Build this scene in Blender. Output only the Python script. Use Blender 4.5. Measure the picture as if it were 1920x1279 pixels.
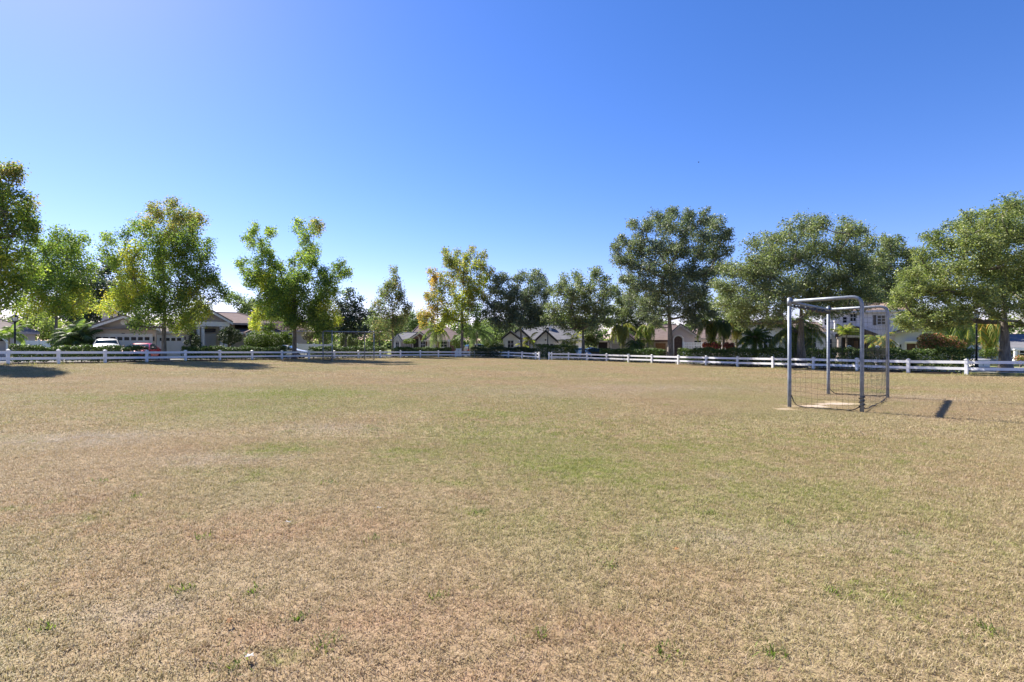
import bpy, bmesh, math, random
import numpy as np
from mathutils import Vector, Matrix

sc = bpy.context.scene
for o in list(bpy.data.objects):
    bpy.data.objects.remove(o)

# ------------------------------------------------------------------ camera, sky, sun, exposure
CAM_H, FPX = 1.5, 960.0          # eye height; focal length in pixels of the 1920 px wide photograph
cam = bpy.data.cameras.new('camera')
cam.sensor_width, cam.lens = 36.0, 18.0
cam.clip_start, cam.clip_end = 0.05, 8000
cam_o = bpy.data.objects.new('camera', cam)
cam_o.location = (0, 0, CAM_H)
cam_o.rotation_euler = (math.radians(90), 0, 0)
sc.collection.objects.link(cam_o)
sc.camera = cam_o

SUN_AZ, SUN_EL = math.radians(-48), math.radians(42)      # azimuth measured from +Y towards +X
world = bpy.data.worlds.new('World')
sc.world = world
world.use_nodes = True
wn, wl = world.node_tree.nodes, world.node_tree.links
sky = wn.new('ShaderNodeTexSky')
sky.sky_type = 'NISHITA'
sky.sun_disc = False
sky.sun_elevation = SUN_EL
sky.sun_rotation = SUN_AZ
sky.air_density, sky.dust_density, sky.ozone_density = 0.95, 0.2, 5.0
bg = wn['Background']
bg.inputs['Strength'].default_value = 0.072
hs = wn.new('ShaderNodeHueSaturation')
hs.inputs['Saturation'].default_value = 1.22
hs.inputs['Value'].default_value = 1.0
wl.new(sky.outputs[0], hs.inputs['Color'])
tint = wn.new('ShaderNodeMix'); tint.data_type, tint.blend_type = 'RGBA', 'MULTIPLY'
tint.inputs[0].default_value = 1.0
tint.inputs[7].default_value = (1.16, .88, 1.07, 1)
wl.new(hs.outputs[0], tint.inputs[6])
wl.new(tint.outputs[2], bg.inputs['Color'])

sun = bpy.data.lights.new('sun', 'SUN')
sun.energy, sun.angle, sun.color = 4.7, math.radians(0.53), (1.0, 0.93, 0.82)
sun_o = bpy.data.objects.new('sun', sun)
S = Vector((math.sin(SUN_AZ) * math.cos(SUN_EL), math.cos(SUN_AZ) * math.cos(SUN_EL), math.sin(SUN_EL)))
sun_o.rotation_euler = S.to_track_quat('Z', 'Y').to_euler()
sun_o.location = (-40, 30, 60)
sc.collection.objects.link(sun_o)

vs = sc.view_settings
sc.display_settings.display_device = 'sRGB'
vs.view_transform, vs.look, vs.gamma, vs.exposure = 'Standard', 'None', 1.0, 1.45
vs.use_curve_mapping = False
sc.cycles.max_bounces = 6
sc.cycles.transparent_max_bounces = 8
sc.cycles.use_denoising = True

# ------------------------------------------------------------------ terrain: a park field ringed by a fence
# fence posts: bearing (photo px), base line (photo px), distance (m)
FENCE = [(-260, 686, 22.5), (-130, 686, 24.6), (15, 684, 26.8), (109.5, 682.5, 28.5), (197, 681, 30.6), (275, 680, 33), (347.5, 677.8, 35.8),
         (412, 676.6, 38.5), (472.5, 676, 41), (528.5, 675, 43.5), (579, 674, 46), (627, 673.4, 48.5), (672, 673, 51),
         (713, 672.4, 53), (751, 671.4, 55), (788, 671, 57), (822, 671, 58.5), (854, 671, 59.4), (889.5, 671, 59.6),
         (925.5, 671.2, 58.6), (953.5, 672, 56.8), (979, 673.2, 54.4), (1004.5, 674.8, 52),
         (1034.5, 675.6, 52), (1066, 676, 52), (1100.5, 677.2, 51.2), (1137.5, 678.8, 49.6), (1178, 680.5, 47.4), (1222, 682, 45),
         (1271.5, 684, 42.5), (1324, 686.5, 40), (1383, 688.6, 37.5), (1449, 691, 35), (1525, 693, 32.5), (1607, 696.5, 30),
         (1703, 700.5, 27.6), (1812, 703.5, 25.6), (1930, 706, 23.6), (2060, 708, 21.6)]
_az = np.array([math.atan2((p - 960) / FPX, 1) for p, b, d in FENCE])
_rf = np.array([d * math.hypot(1, (p - 960) / FPX) for p, b, d in FENCE])
_zf = np.array([CAM_H - (b - 640) * d / FPX for p, b, d in FENCE])
_az = np.concatenate([[-3.2, -1.6], _az, [1.6, 3.2]])
_rf = np.concatenate([[30, 30], _rf, [30, 30]])
_zf = np.concatenate([[0, .2], _zf, [-.1, 0]])
_k = np.linspace(-3.2, 3.2, 700)
_ker = np.ones(13) / 13
_zs = np.convolve(np.pad(np.interp(_k, _az, _zf), 6, 'edge'), _ker, 'valid')

def gz_np(x, y):
    az = np.arctan2(x, y)
    r = np.hypot(x, y)
    rf = np.interp(az, _az, _rf)
    zf = np.interp(az, _k, _zs)
    s = np.clip(r / rf, 0, 1) ** 1.6
    t = np.clip((r - rf - 2.5) / 4.0, 0, 1)
    return zf * s - 0.22 * t * t * (3 - 2 * t)

def gz(x, y):
    return float(gz_np(np.array([x], float), np.array([y], float))[0])

def beyond(x, y):          # metres outside the fence ring
    return np.hypot(x, y) - np.interp(np.arctan2(x, y), _az, _rf)

def at(px, d):             # ground point under a photo bearing at distance d
    x = (px - 960) * d / FPX
    return Vector((x, d, gz(x, d)))

def pt(px, py, d):
    return Vector(((px - 960) * d / FPX, d, CAM_H - (py - 640) * d / FPX))

# ------------------------------------------------------------------ helpers
COL = sc.collection

def tag(o, label=None, cat=None, group=None, kind=None):
    if label: o['label'] = label
    if cat: o['category'] = cat
    if group: o['group'] = group
    if kind: o['kind'] = kind
    return o

def empty(name, loc, rz=0.0):
    o = bpy.data.objects.new(name, None)
    o.empty_display_size = 0.3
    o.location = loc
    o.rotation_euler = (0, 0, rz)
    COL.objects.link(o)
    return o

def link(name, me, mat=None, parent=None, loc=None):
    o = bpy.data.objects.new(name, me)
    if mat is not None and len(me.materials) == 0:
        me.materials.append(mat)
    COL.objects.link(o)
    if parent is not None:
        o.parent = parent
    if loc is not None:
        o.location = loc
    return o

class MB:
    """collects shapes, then links them as one mesh object"""
    def __init__(s):
        s.v, s.f = [], []
    def add(s, vs_, fs):
        n = len(s.v)
        s.v += [tuple(q) for q in vs_]
        s.f += [tuple(i + n for i in f) for f in fs]
        return s
    def box(s, x0, x1, y0, y1, z0, z1):
        return s.add([(x0, y0, z0), (x1, y0, z0), (x1, y1, z0), (x0, y1, z0), (x0, y0, z1), (x1, y0, z1), (x1, y1, z1), (x0, y1, z1)],
                     [(0, 3, 2, 1), (4, 5, 6, 7), (0, 1, 5, 4), (1, 2, 6, 5), (2, 3, 7, 6), (3, 0, 4, 7)])
    def prism(s, poly, y0, y1):           # polygon in xz, counter-clockwise seen from -y, extruded along y
        n = len(poly)
        vs_ = [(x, y0, z) for x, z in poly] + [(x, y1, z) for x, z in poly]
        fs = [tuple(range(n)), tuple(range(2 * n - 1, n - 1, -1))]
        fs += [(i, i + n, (i + 1) % n + n, (i + 1) % n) for i in range(n)]
        return s.add(vs_, fs)
    def tube(s, path, rad, sides=8, cap=True):
        path = [Vector(p) for p in path]
        n = len(path)
        if not hasattr(rad, '__len__'): rad = [rad] * n
        vs_, fs = [], []
        up = None
        for i, p in enumerate(path):
            t = (path[min(i + 1, n - 1)] - path[max(i - 1, 0)])
            if t.length < 1e-9: t = Vector((0, 0, 1))
            t.normalize()
            if up is None:
                a = Vector((1, 0, 0)) if abs(t.x) < .8 else Vector((0, 1, 0))
                up = (a - t * a.dot(t)).normalized()
            else:
                up = (up - t * up.dot(t))
                if up.length < 1e-6: up = t.orthogonal()
                up.normalize()
            b = t.cross(up)
            for k in range(sides):
                an = 2 * math.pi * k / sides
                vs_.append(p + (up * math.cos(an) + b * math.sin(an)) * rad[i])
        for i in range(n - 1):
            for k in range(sides):
                a, b2 = i * sides + k, i * sides + (k + 1) % sides
                fs.append((a, b2, b2 + sides, a + sides))
        if cap:
            fs.append(tuple(range(sides - 1, -1, -1)))
            fs.append(tuple(range((n - 1) * sides, n * sides)))
        return s.add(vs_, fs)
    def lathe(s, c, prof, sides=12):       # profile of (r, z)
        return s.tube([(c[0], c[1], c[2] + z) for r, z in prof], [max(r, 1e-3) for r, z in prof], sides) if False else s._lathe(c, prof, sides)
    def _lathe(s, c, prof, sides):
        vs_, fs = [], []
        for r, z in prof:
            for k in range(sides):
                an = 2 * math.pi * k / sides
                vs_.append((c[0] + r * math.cos(an), c[1] + r * math.sin(an), c[2] + z))
        for i in range(len(prof) - 1):
            for k in range(sides):
                a, b = i * sides + k, i * sides + (k + 1) % sides
                fs.append((a, b, b + sides, a + sides))
        fs.append(tuple(range(sides - 1, -1, -1)))
        fs.append(tuple(range((len(prof) - 1) * sides, len(prof) * sides)))
        return s.add(vs_, fs)
    def mesh(s, name, smooth=False):
        me = bpy.data.meshes.new(name)
        me.from_pydata(s.v, [], s.f)
        if smooth:
            me.polygons.foreach_set('use_smooth', [True] * len(me.polygons))
        me.update()
        return me
    def build(s, name, mat, parent=None, smooth=False, bevel=0, loc=None):
        o = link(name, s.mesh(name, smooth), mat, parent, loc)
        if bevel:
            m = o.modifiers.new('bevel', 'BEVEL')
            m.width, m.segments, m.limit_method = bevel, 2, 'ANGLE'
        return o

def quads_mesh(name, V, n_per, attrs=None, ftype=None):
    """V (N*n_per,3): N polygons of n_per vertices each; attrs: name -> (N,3) colour or (N,) float per face"""
    N = len(V) // n_per
    me = bpy.data.meshes.new(name)
    me.vertices.add(N * n_per)
    me.vertices.foreach_set('co', np.ascontiguousarray(V, dtype=np.float32).ravel())
    me.loops.add(N * n_per)
    me.loops.foreach_set('vertex_index', np.arange(N * n_per, dtype=np.int32))
    me.polygons.add(N)
    me.polygons.foreach_set('loop_start', np.arange(0, N * n_per, n_per, dtype=np.int32))
    me.update(calc_edges=True)
    for k, a in (attrs or {}).items():
        if a.ndim == 2:
            at_ = me.attributes.new(k, 'FLOAT_COLOR', 'FACE')
            c = np.ones((N, 4), np.float32); c[:, :3] = a
            at_.data.foreach_set('color', c.ravel())
        else:
            at_ = me.attributes.new(k, 'FLOAT', 'FACE')
            at_.data.foreach_set('value', a.astype(np.float32))
    return me

# ------------------------------------------------------------------ materials
def node_mat(name):
    m = bpy.data.materials.new(name)
    m.use_nodes = True
    nt = m.node_tree
    return m, nt.nodes, nt.links, nt.nodes['Principled BSDF']

def mix_rgb(n, l, fac, a, b, mode='MIX'):
    m = n.new('ShaderNodeMix'); m.data_type = 'RGBA'; m.blend_type = mode
    for sock, v in ((m.inputs[0], fac), (m.inputs[6], a), (m.inputs[7], b)):
        if hasattr(v, 'is_linked'): l.new(v, sock)
        elif hasattr(v, '__len__'): sock.default_value = (*v, 1)
        else: sock.default_value = v
    return m.outputs[2]

def math_n(n, l, op, a, b=None, clamp=False):
    m = n.new('ShaderNodeMath'); m.operation = op; m.use_clamp = clamp
    for i, v in enumerate((a, b)):
        if v is None: continue
        if hasattr(v, 'is_linked'): l.new(v, m.inputs[i])
        else: m.inputs[i].default_value = v
    return m.outputs[0]

def noise_n(n, l, vec, scale, detail=3, rough=.55, lo=None, hi=None):
    t = n.new('ShaderNodeTexNoise')
    t.inputs['Scale'].default_value = scale; t.inputs['Detail'].default_value = detail; t.inputs['Roughness'].default_value = rough
    if vec is not None: l.new(vec, t.inputs['Vector'])
    if lo is None: return t.outputs['Fac']
    r = n.new('ShaderNodeMapRange'); r.interpolation_type = 'SMOOTHSTEP'
    r.inputs['From Min'].default_value = lo; r.inputs['From Max'].default_value = hi
    l.new(t.outputs['Fac'], r.inputs['Value'])
    return r.outputs[0]

def plain(name, col, rough=.7, var=.12, scale=3.0, bump=0.0, bscale=40, metal=0.0, spec=.3, dirt=0.0):
    """paint / stucco / metal with uneven tone and fine relief"""
    m, n, l, p = node_mat(name)
    g = n.new('ShaderNodeNewGeometry')
    f = noise_n(n, l, g.outputs['Position'], scale, 5, .6, .25, .75)
    c = mix_rgb(n, l, f, [max(0, x * (1 - var)) for x in col], [min(1, x * (1 + var)) for x in col])
    if dirt:
        f2 = noise_n(n, l, g.outputs['Position'], scale * .35, 4, .7, .5, .8)
        f2 = math_n(n, l, 'MULTIPLY', f2, dirt)
        c = mix_rgb(n, l, f2, c, (.25, .22, .18))
    l.new(c, p.inputs['Base Color'])
    p.inputs['Roughness'].default_value = rough
    p.inputs['Metallic'].default_value = metal
    p.inputs['Specular IOR Level'].default_value = spec
    if bump:
        b = n.new('ShaderNodeBump'); b.inputs['Strength'].default_value = bump; b.inputs['Distance'].default_value = .02
        l.new(noise_n(n, l, g.outputs['Position'], bscale, 3), b.inputs['Height'])
        l.new(b.outputs[0], p.inputs['Normal'])
    return m

def leaf_mat(name, trans=.35, rough=.5, spec=.35):
    """leaf: colour comes from the per-leaf attribute 'lc'"""
    m, n, l, p = node_mat(name)
    a = n.new('ShaderNodeAttribute'); a.attribute_name = 'lc'
    l.new(a.outputs['Color'], p.inputs['Base Color'])
    p.inputs['Roughness'].default_value = rough
    p.inputs['Specular IOR Level'].default_value = spec
    t = n.new('ShaderNodeBsdfTranslucent')
    c2 = mix_rgb(n, l, 1.0, a.outputs['Color'], (1.1, 1.25, .7), 'MULTIPLY')
    l.new(c2, t.inputs['Color'])
    mx = n.new('ShaderNodeMixShader'); mx.inputs[0].default_value = trans
    l.new(p.outputs[0], mx.inputs[1]); l.new(t.outputs[0], mx.inputs[2])
    l.new(mx.outputs[0], n['Material Output'].inputs['Surface'])
    return m

def bark_mat(name, c1, c2, scale=9):
    m, n, l, p = node_mat(name)
    g = n.new('ShaderNodeNewGeometry')
    mp = n.new('ShaderNodeMapping'); mp.inputs['Scale'].default_value = (1, 1, .25)
    l.new(g.outputs['Position'], mp.inputs['Vector'])
    f = noise_n(n, l, mp.outputs[0], scale, 6, .65, .3, .7)
    l.new(mix_rgb(n, l, f, c1, c2), p.inputs['Base Color'])
    p.inputs['Roughness'].default_value = .9
    b = n.new('ShaderNodeBump'); b.inputs['Strength'].default_value = .8; b.inputs['Distance'].default_value = .03
    l.new(f, b.inputs['Height']); l.new(b.outputs[0], p.inputs['Normal'])
    return m

def stripe_mat(name, c1, c2, axis, period, rough=.75, width=.5):
    """courses: shingle rows, siding boards, brick rows too far away to tell apart"""
    m, n, l, p = node_mat(name)
    g = n.new('ShaderNodeNewGeometry')
    s_ = n.new('ShaderNodeSeparateXYZ'); l.new(g.outputs['Position'], s_.inputs[0])
    f = math_n(n, l, 'FRACT', math_n(n, l, 'DIVIDE', s_.outputs[axis], period))
    f = math_n(n, l, 'GREATER_THAN', f, width)
    nz = noise_n(n, l, g.outputs['Position'], 2.2, 6, .75, .3, .7)
    f = math_n(n, l, 'ADD', math_n(n, l, 'MULTIPLY', f, .35), math_n(n, l, 'MULTIPLY', nz, .65))
    l.new(mix_rgb(n, l, f, c1, c2), p.inputs['Base Color'])
    p.inputs['Roughness'].default_value = .95
    p.inputs['Specular IOR Level'].default_value = .03
    return m

def brick_mat(name, c1, c2, mortar):
    m, n, l, p = node_mat(name)
    g = n.new('ShaderNodeNewGeometry')
    mp = n.new('ShaderNodeMapping'); mp.inputs['Rotation'].default_value = (math.radians(90), 0, 0)
    l.new(g.outputs['Position'], mp.inputs['Vector'])
    b = n.new('ShaderNodeTexBrick')
    b.inputs['Color1'].default_value = (*c1, 1); b.inputs['Color2'].default_value = (*c2, 1); b.inputs['Mortar'].default_value = (*mortar, 1)
    b.inputs['Scale'].default_value = 4
    l.new(mp.outputs[0], b.inputs['Vector'])
    l.new(b.outputs[0], p.inputs['Base Color'])
    p.inputs['Roughness'].default_value = .85
    return m

def glass_mat(name, col, rough=.08):
    m, n, l, p = node_mat(name)
    p.inputs['Base Color'].default_value = (*col, 1)
    p.inputs['Roughness'].default_value = rough
    p.inputs['Specular IOR Level'].default_value = .5
    return m

# lawn colour as one shared node group: the same patches tint the soil sheet and the blades on it
def gauss_blobs(n, l, pos, blobs):
    tot = None
    for (x, y, rx, ry, a) in blobs:
        mp = n.new('ShaderNodeMapping')
        mp.inputs['Location'].default_value = (-x / rx, -y / ry, 0)
        mp.inputs['Scale'].default_value = (1 / rx, 1 / ry, 0)
        l.new(pos, mp.inputs['Vector'])
        ln = n.new('ShaderNodeVectorMath'); ln.operation = 'LENGTH'; l.new(mp.outputs[0], ln.inputs[0])
        r = n.new('ShaderNodeMapRange'); r.interpolation_type = 'SMOOTHSTEP'
        r.inputs['From Min'].default_value = 1.3; r.inputs['From Max'].default_value = 0.0
        r.inputs['To Max'].default_value = a
        l.new(ln.outputs['Value'], r.inputs['Value'])
        tot = r.outputs[0] if tot is None else math_n(n, l, 'ADD', tot, r.outputs[0])
    return tot

def patch(px, py, w, h, a):      # a patch of the lawn given where it lies in the photograph
    d = CAM_H * FPX / (py - 640)
    d0, d1 = CAM_H * FPX / (py + h - 640), CAM_H * FPX / (max(py - h, 655) - 640)
    return ((px - 960) * d / FPX, d, w * d / FPX, (d1 - d0) / 2, a)

GREEN = [patch(1090, 875, 150, 30, .8), patch(520, 842, 110, 20, .7), patch(560, 737, 160, 10, .8), patch(250, 750, 220, 14, .5),
         patch(905, 775, 90, 9, .5), patch(760, 850, 90, 18, .4), patch(1260, 835, 120, 16, .4), patch(1640, 728, 90, 8, .5),
         patch(880, 905, 80, 10, .4), patch(1230, 910, 70, 12, .4), patch(430, 885, 160, 14, .3), patch(1350, 870, 120, 15, .3),
         patch(1560, 830, 320, 60, .35), patch(1000, 810, 420, 70, .42), patch(1500, 930, 420, 80, .3), patch(1680, 1090, 260, 120, .25), patch(700, 745, 500, 25, .3), patch(300, 780, 300, 25, .3), patch(1100, 980, 300, 50, .2)]
RED = [patch(80, 960, 260, 50, .5), patch(480, 1180, 320, 90, .5), patch(1180, 1190, 300, 70, .45), patch(300, 1000, 340, 60, .6), patch(850, 1150, 300, 80, .45), patch(620, 980, 260, 40, .5), patch(1300, 1090, 250, 60, .4),
       patch(150, 800, 150, 16, .35), patch(900, 1270, 260, 40, .6), patch(1480, 890, 120, 14, .3), patch(100, 1100, 200, 60, .4)]
PALE = [patch(200, 825, 130, 20, .9), patch(400, 862, 130, 16, .8), patch(630, 802, 120, 14, .6), patch(380, 716, 160, 8, .7), patch(1250, 722, 240, 10, .6), patch(980, 732, 300, 12, .5),
        patch(250, 1150, 140, 40, .5), patch(1350, 1000, 160, 30, .4), patch(1640, 1010, 160, 40, .4), patch(60, 830, 120, 20, .5), patch(1700, 740, 200, 10, .5)]
SAND = [(7.45, 12.3, .8, .6, 1.25), (8.2, 12.8, .75, .5, 1.15), (6.25, 11.75, .32, .2, .95), (6.05, 14.1, .4, .16, 1.0), (5.75, 15.0, .5, .2, .9)]

def lawn_group():
    g = bpy.data.node_groups.new('lawn_colour', 'ShaderNodeTree')
    g.interface.new_socket('Color', in_out='OUTPUT', socket_type='NodeSocketColor')
    g.interface.new_socket('Green', in_out='OUTPUT', socket_type='NodeSocketFloat')
    n, l = g.nodes, g.links
    out = n.new('NodeGroupOutput')
    geo = n.new('ShaderNodeNewGeometry')
    pos = geo.outputs['Position']
    big = noise_n(n, l, pos, .22, 3, .55, .38, .66)
    mid = noise_n(n, l, pos, .8, 4, .6, .35, .7)
    sm = noise_n(n, l, pos, 3.2, 5, .65, .35, .68)
    fine = noise_n(n, l, pos, 9.0, 4, .7, .3, .7)
    c = mix_rgb(n, l, big, (.475, .35, .215), (.41, .36, .19))
    c = mix_rgb(n, l, math_n(n, l, 'MULTIPLY', mid, .6), c, (.52, .42, .27))
    red = math_n(n, l, 'MULTIPLY', gauss_blobs(n, l, pos, RED), math_n(n, l, 'ADD', .35, sm), True)
    c = mix_rgb(n, l, math_n(n, l, 'MULTIPLY', red, .95, True), c, (.48, .285, .185))
    gr = math_n(n, l, 'MULTIPLY', gauss_blobs(n, l, pos, GREEN), math_n(n, l, 'ADD', .25, math_n(n, l, 'MULTIPLY', sm, 1.2)), True)
    bits = noise_n(n, l, pos, 1.5, 5, .7, .58, .72)
    gr = math_n(n, l, 'ADD', gr, math_n(n, l, 'MULTIPLY', bits, .6), True)
    gr = math_n(n, l, 'ADD', gr, math_n(n, l, 'MULTIPLY', big, .12), True)
    c = mix_rgb(n, l, math_n(n, l, 'MULTIPLY', gr, 1.0, True), c, (.26, .30, .06))
    c = mix_rgb(n, l, math_n(n, l, 'MULTIPLY', fine, .38), c, (.23, .165, .09))
    brown = noise_n(n, l, pos, 1.35, 5, .72, .52, .7)
    c = mix_rgb(n, l, math_n(n, l, 'MULTIPLY', brown, .6), c, (.34, .225, .145))
    grey = noise_n(n, l, pos, .55, 5, .7, .6, .75)
    c = mix_rgb(n, l, math_n(n, l, 'MULTIPLY', grey, .75), c, (.46, .39, .32))
    pale = math_n(n, l, 'MULTIPLY', gauss_blobs(n, l, pos, PALE), math_n(n, l, 'ADD', .25, sm), True)
    c = mix_rgb(n, l, math_n(n, l, 'MULTIPLY', pale, .8), c, (.50, .425, .36))
    l.new(c, out.inputs['Color']); l.new(gr, out.inputs['Green'])
    return g
LAWN = lawn_group()

def ground_material():
    m, n, l, p = node_mat('lawn_ground')
    g = n.new('ShaderNodeGroup'); g.node_tree = LAWN
    geo = n.new('ShaderNodeNewGeometry'); pos = geo.outputs['Position']
    f = noise_n(n, l, pos, 55, 4, .7, .3, .7)
    c = mix_rgb(n, l, math_n(n, l, 'ADD', math_n(n, l, 'MULTIPLY', f, .45), .25), g.outputs['Color'], (.13, .09, .055))
    a = n.new('ShaderNodeAttribute'); a.attribute_name = 'lush'
    n2 = noise_n(n, l, pos, 1.3, 4, .6, .3, .7)
    lush = mix_rgb(n, l, n2, (.11, .135, .045), (.20, .20, .085))
    c = mix_rgb(n, l, a.outputs['Fac'], c, lush)
    sand = gauss_blobs(n, l, pos, SAND)
    nz = noise_n(n, l, pos, 5.5, 6, .75)
    sand = math_n(n, l, 'MULTIPLY', math_n(n, l, 'SUBTRACT', math_n(n, l, 'ADD', math_n(n, l, 'MULTIPLY', sand, .8), nz), .95), 2.6, True)
    sc_ = mix_rgb(n, l, f, (.40, .32, .245), (.49, .405, .325))
    c = mix_rgb(n, l, sand, c, sc_)
    l.new(c, p.inputs['Base Color'])
    p.inputs['Roughness'].default_value = .95
    p.inputs['Specular IOR Level'].default_value = .1
    b = n.new('ShaderNodeBump'); b.inputs['Strength'].default_value = .7; b.inputs['Distance'].default_value = .03
    l.new(noise_n(n, l, pos, 28, 5, .75), b.inputs['Height']); l.new(b.outputs[0], p.inputs['Normal'])
    return m

def blade_material():
    m, n, l, p = node_mat('grass_blade')
    g = n.new('ShaderNodeGroup'); g.node_tree = LAWN
    a = n.new('ShaderNodeAttribute'); a.attribute_name = 'rnd'
    oi = n.new('ShaderNodeObjectInfo')
    r = a.outputs['Fac']
    def ramp(lo, hi):
        q = n.new('ShaderNodeMapRange'); q.inputs['From Min'].default_value = lo; q.inputs['From Max'].default_value = hi
        l.new(r, q.inputs['Value']); return q.outputs[0]
    c = g.outputs['Color']
    c = mix_rgb(n, l, math_n(n, l, 'MULTIPLY', ramp(.6, 1), .55), c, (.62, .51, .36))
    c = mix_rgb(n, l, math_n(n, l, 'MULTIPLY', ramp(.35, .1), .5), c, (.22, .13, .07))
    gf = math_n(n, l, 'MULTIPLY', ramp(.55, .45), math_n(n, l, 'ADD', math_n(n, l, 'MULTIPLY', g.outputs['Green'], 1.3), .22), True)
    c = mix_rgb(n, l, gf, c, (.22, .26, .05))
    l.new(c, p.inputs['Base Color'])
    p.inputs['Roughness'].default_value = .6
    p.inputs['Specular IOR Level'].default_value = .25
    t = n.new('ShaderNodeBsdfTranslucent'); l.new(c, t.inputs['Color'])
    mx = n.new('ShaderNodeMixShader'); mx.inputs[0].default_value = .35
    l.new(p.outputs[0], mx.inputs[1]); l.new(t.outputs[0], mx.inputs[2])
    l.new(mx.outputs[0], n['Material Output'].inputs['Surface'])
    return m

M = {}
M['ground'] = ground_material()
M['blade'] = blade_material()
M['leaf'] = leaf_mat('tree_leaf', .5, .6, .25)
M['oakleaf'] = leaf_mat('oak_leaf', .36, .5, .35)
M['hedgeleaf'] = leaf_mat('hedge_leaf', .25, .55, .3)
M['bark'] = bark_mat('bark_grey', (.10, .085, .07), (.24, .21, .18))
M['bark2'] = bark_mat('bark_brown', (.09, .07, .055), (.19, .155, .125))
M['palmbark'] = bark_mat('palm_bark', (.16, .125, .095), (.34, .28, .22), 14)
M['palewood'] = bark_mat('pale_palm_bark', (.32, .28, .23), (.46, .42, .36), 14)
M['vinyl'] = plain('white_vinyl', (.80, .80, .80), .45, .03, 4, 0, spec=.4, dirt=.12)
M['steel'] = plain('galvanised_steel', (.19, .215, .25), .55, .22, 9, .08, 60, .35, .5)
def steel():
    m, n, l, p = node_mat('galvanised_steel')
    g = n.new('ShaderNodeNewGeometry'); pos = g.outputs['Position']
    c = mix_rgb(n, l, noise_n(n, l, pos, 7, 6, .7, .3, .7), (.15, .175, .21), (.25, .275, .31))
    rust = noise_n(n, l, pos, 3.1, 7, .75, .60, .70)
    c = mix_rgb(n, l, math_n(n, l, 'MULTIPLY', rust, .8), c, (.16, .085, .05))
    scr = noise_n(n, l, pos, 38, 3, .6, .64, .70)
    c = mix_rgb(n, l, math_n(n, l, 'MULTIPLY', scr, .6), c, (.36, .37, .38))
    l.new(c, p.inputs['Base Color'])
    l.new(math_n(n, l, 'ADD', .5, math_n(n, l, 'MULTIPLY', rust, .35)), p.inputs['Roughness'])
    p.inputs['Metallic'].default_value = .3
    b = n.new('ShaderNodeBump'); b.inputs['Strength'].default_value = .25; b.inputs['Distance'].default_value = .004
    l.new(noise_n(n, l, pos, 45, 4), b.inputs['Height']); l.new(b.outputs[0], p.inputs['Normal'])
    return m
M['steel'] = steel()
M['net'] = plain('net_cord', (.05, .05, .048), .9, .2, 20)
M['chain'] = plain('dark_chain', (.05, .048, .045), .6, .3, 30, metal=.5)
M['asphalt'] = plain('asphalt', (.115, .112, .108), .9, .2, 1.5, .3, 60)
M['concrete'] = plain('pale_concrete', (.52, .49, .44), .85, .1, 1.2, .2, 40, dirt=.1)
M['mulch'] = plain('bark_mulch', (.085, .055, .04), .95, .5, 14, .8, 50)
M['black'] = plain('black_iron', (.02, .022, .024), .5, .2, 8)
M['white'] = plain('white_trim', (.78, .77, .75), .6, .04, 2)
M['beige'] = plain('beige_stucco', (.60, .52, .45), .85, .06, 1.2, .15, 50)
M['cream'] = plain('cream_stucco', (.70, .64, .56), .85, .06, 1.2, .15, 50)
M['taupe'] = plain('taupe_stucco', (.42, .365, .35), .85, .06, 1.2, .15, 50)
M['tan'] = plain('tan_stucco', (.50, .42, .35), .85, .06, 1.2, .15, 50)
M['pink'] = plain('pinkish_stucco', (.58, .48, .44), .85, .06, 1.2, .15, 50)
M['ltgrey'] = plain('pale_grey_stucco', (.68, .67, .67), .85, .05, 1.2, .15, 50)
M['offwhite'] = plain('off_white_stucco', (.76, .75, .75), .85, .05, 1.2, .15, 50)
M['bluegrey'] = plain('blue_grey_stucco', (.42, .44, .48), .85, .05, 1.2, .15, 50)
M['door'] = plain('garage_door_white', (.78, .77, .76), .5, .03, 2)
M['wood'] = plain('brown_wood_door', (.27, .155, .075), .55, .25, 6)
M['darkwood'] = plain('dark_door', (.10, .055, .04), .5, .25, 6)
M['shutter'] = plain('dark_shutter', (.055, .045, .045), .6, .15, 6)
M['brick'] = brick_mat('red_brown_brick', (.27, .125, .095), (.20, .10, .08), (.30, .26, .23))
M['stone'] = plain('tan_stone', (.40, .36, .31), .9, .25, 5, .3, 20)
M['glass'] = glass_mat('dark_window_glass', (.02, .025, .03), .25)
M['glass'].node_tree.nodes['Principled BSDF'].inputs['Specular IOR Level'].default_value = .25
M['tealglass'] = glass_mat('tinted_windscreen', (.02, .045, .05), .05)
M['lampglass'] = glass_mat('lamp_glass', (.62, .64, .66), .25)
M['shade'] = plain('painted_shade', (.035, .03, .028), .9, .2, 3)  # near-black colour standing in for the shade inside openings and porches
M['roof_brown'] = stripe_mat('brown_shingle', (.13, .10, .095), (.22, .175, .165), 2, .14)
M['roof_grey'] = stripe_mat('grey_shingle', (.12, .12, .13), (.21, .21, .225), 2, .14)
M['roof_taupe'] = stripe_mat('taupe_shingle', (.165, .14, .135), (.26, .225, .215), 2, .14)
M['roof_tile'] = stripe_mat('terracotta_tile', (.20, .135, .11), (.33, .245, .20), 0, .28)
M['roof_dark'] = stripe_mat('dark_brown_shingle', (.06, .042, .038), (.12, .085, .075), 2, .14)
M['rubber'] = plain('tyre_rubber', (.02, .02, .02), .85, .2, 10)
M['alloy'] = plain('alloy_wheel', (.42, .43, .44), .35, .1, 8, metal=.7)
M['hlamp'] = glass_mat('headlight', (.6, .62, .64), .1)
M['tlamp'] = glass_mat('tail_light', (.30, .01, .01), .15)
M['plastic'] = plain('black_plastic', (.025, .025, .027), .55, .1, 8)
M['yellow'] = plain('yellow_panel', (.62, .47, .03), .6, .08, 5)
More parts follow.
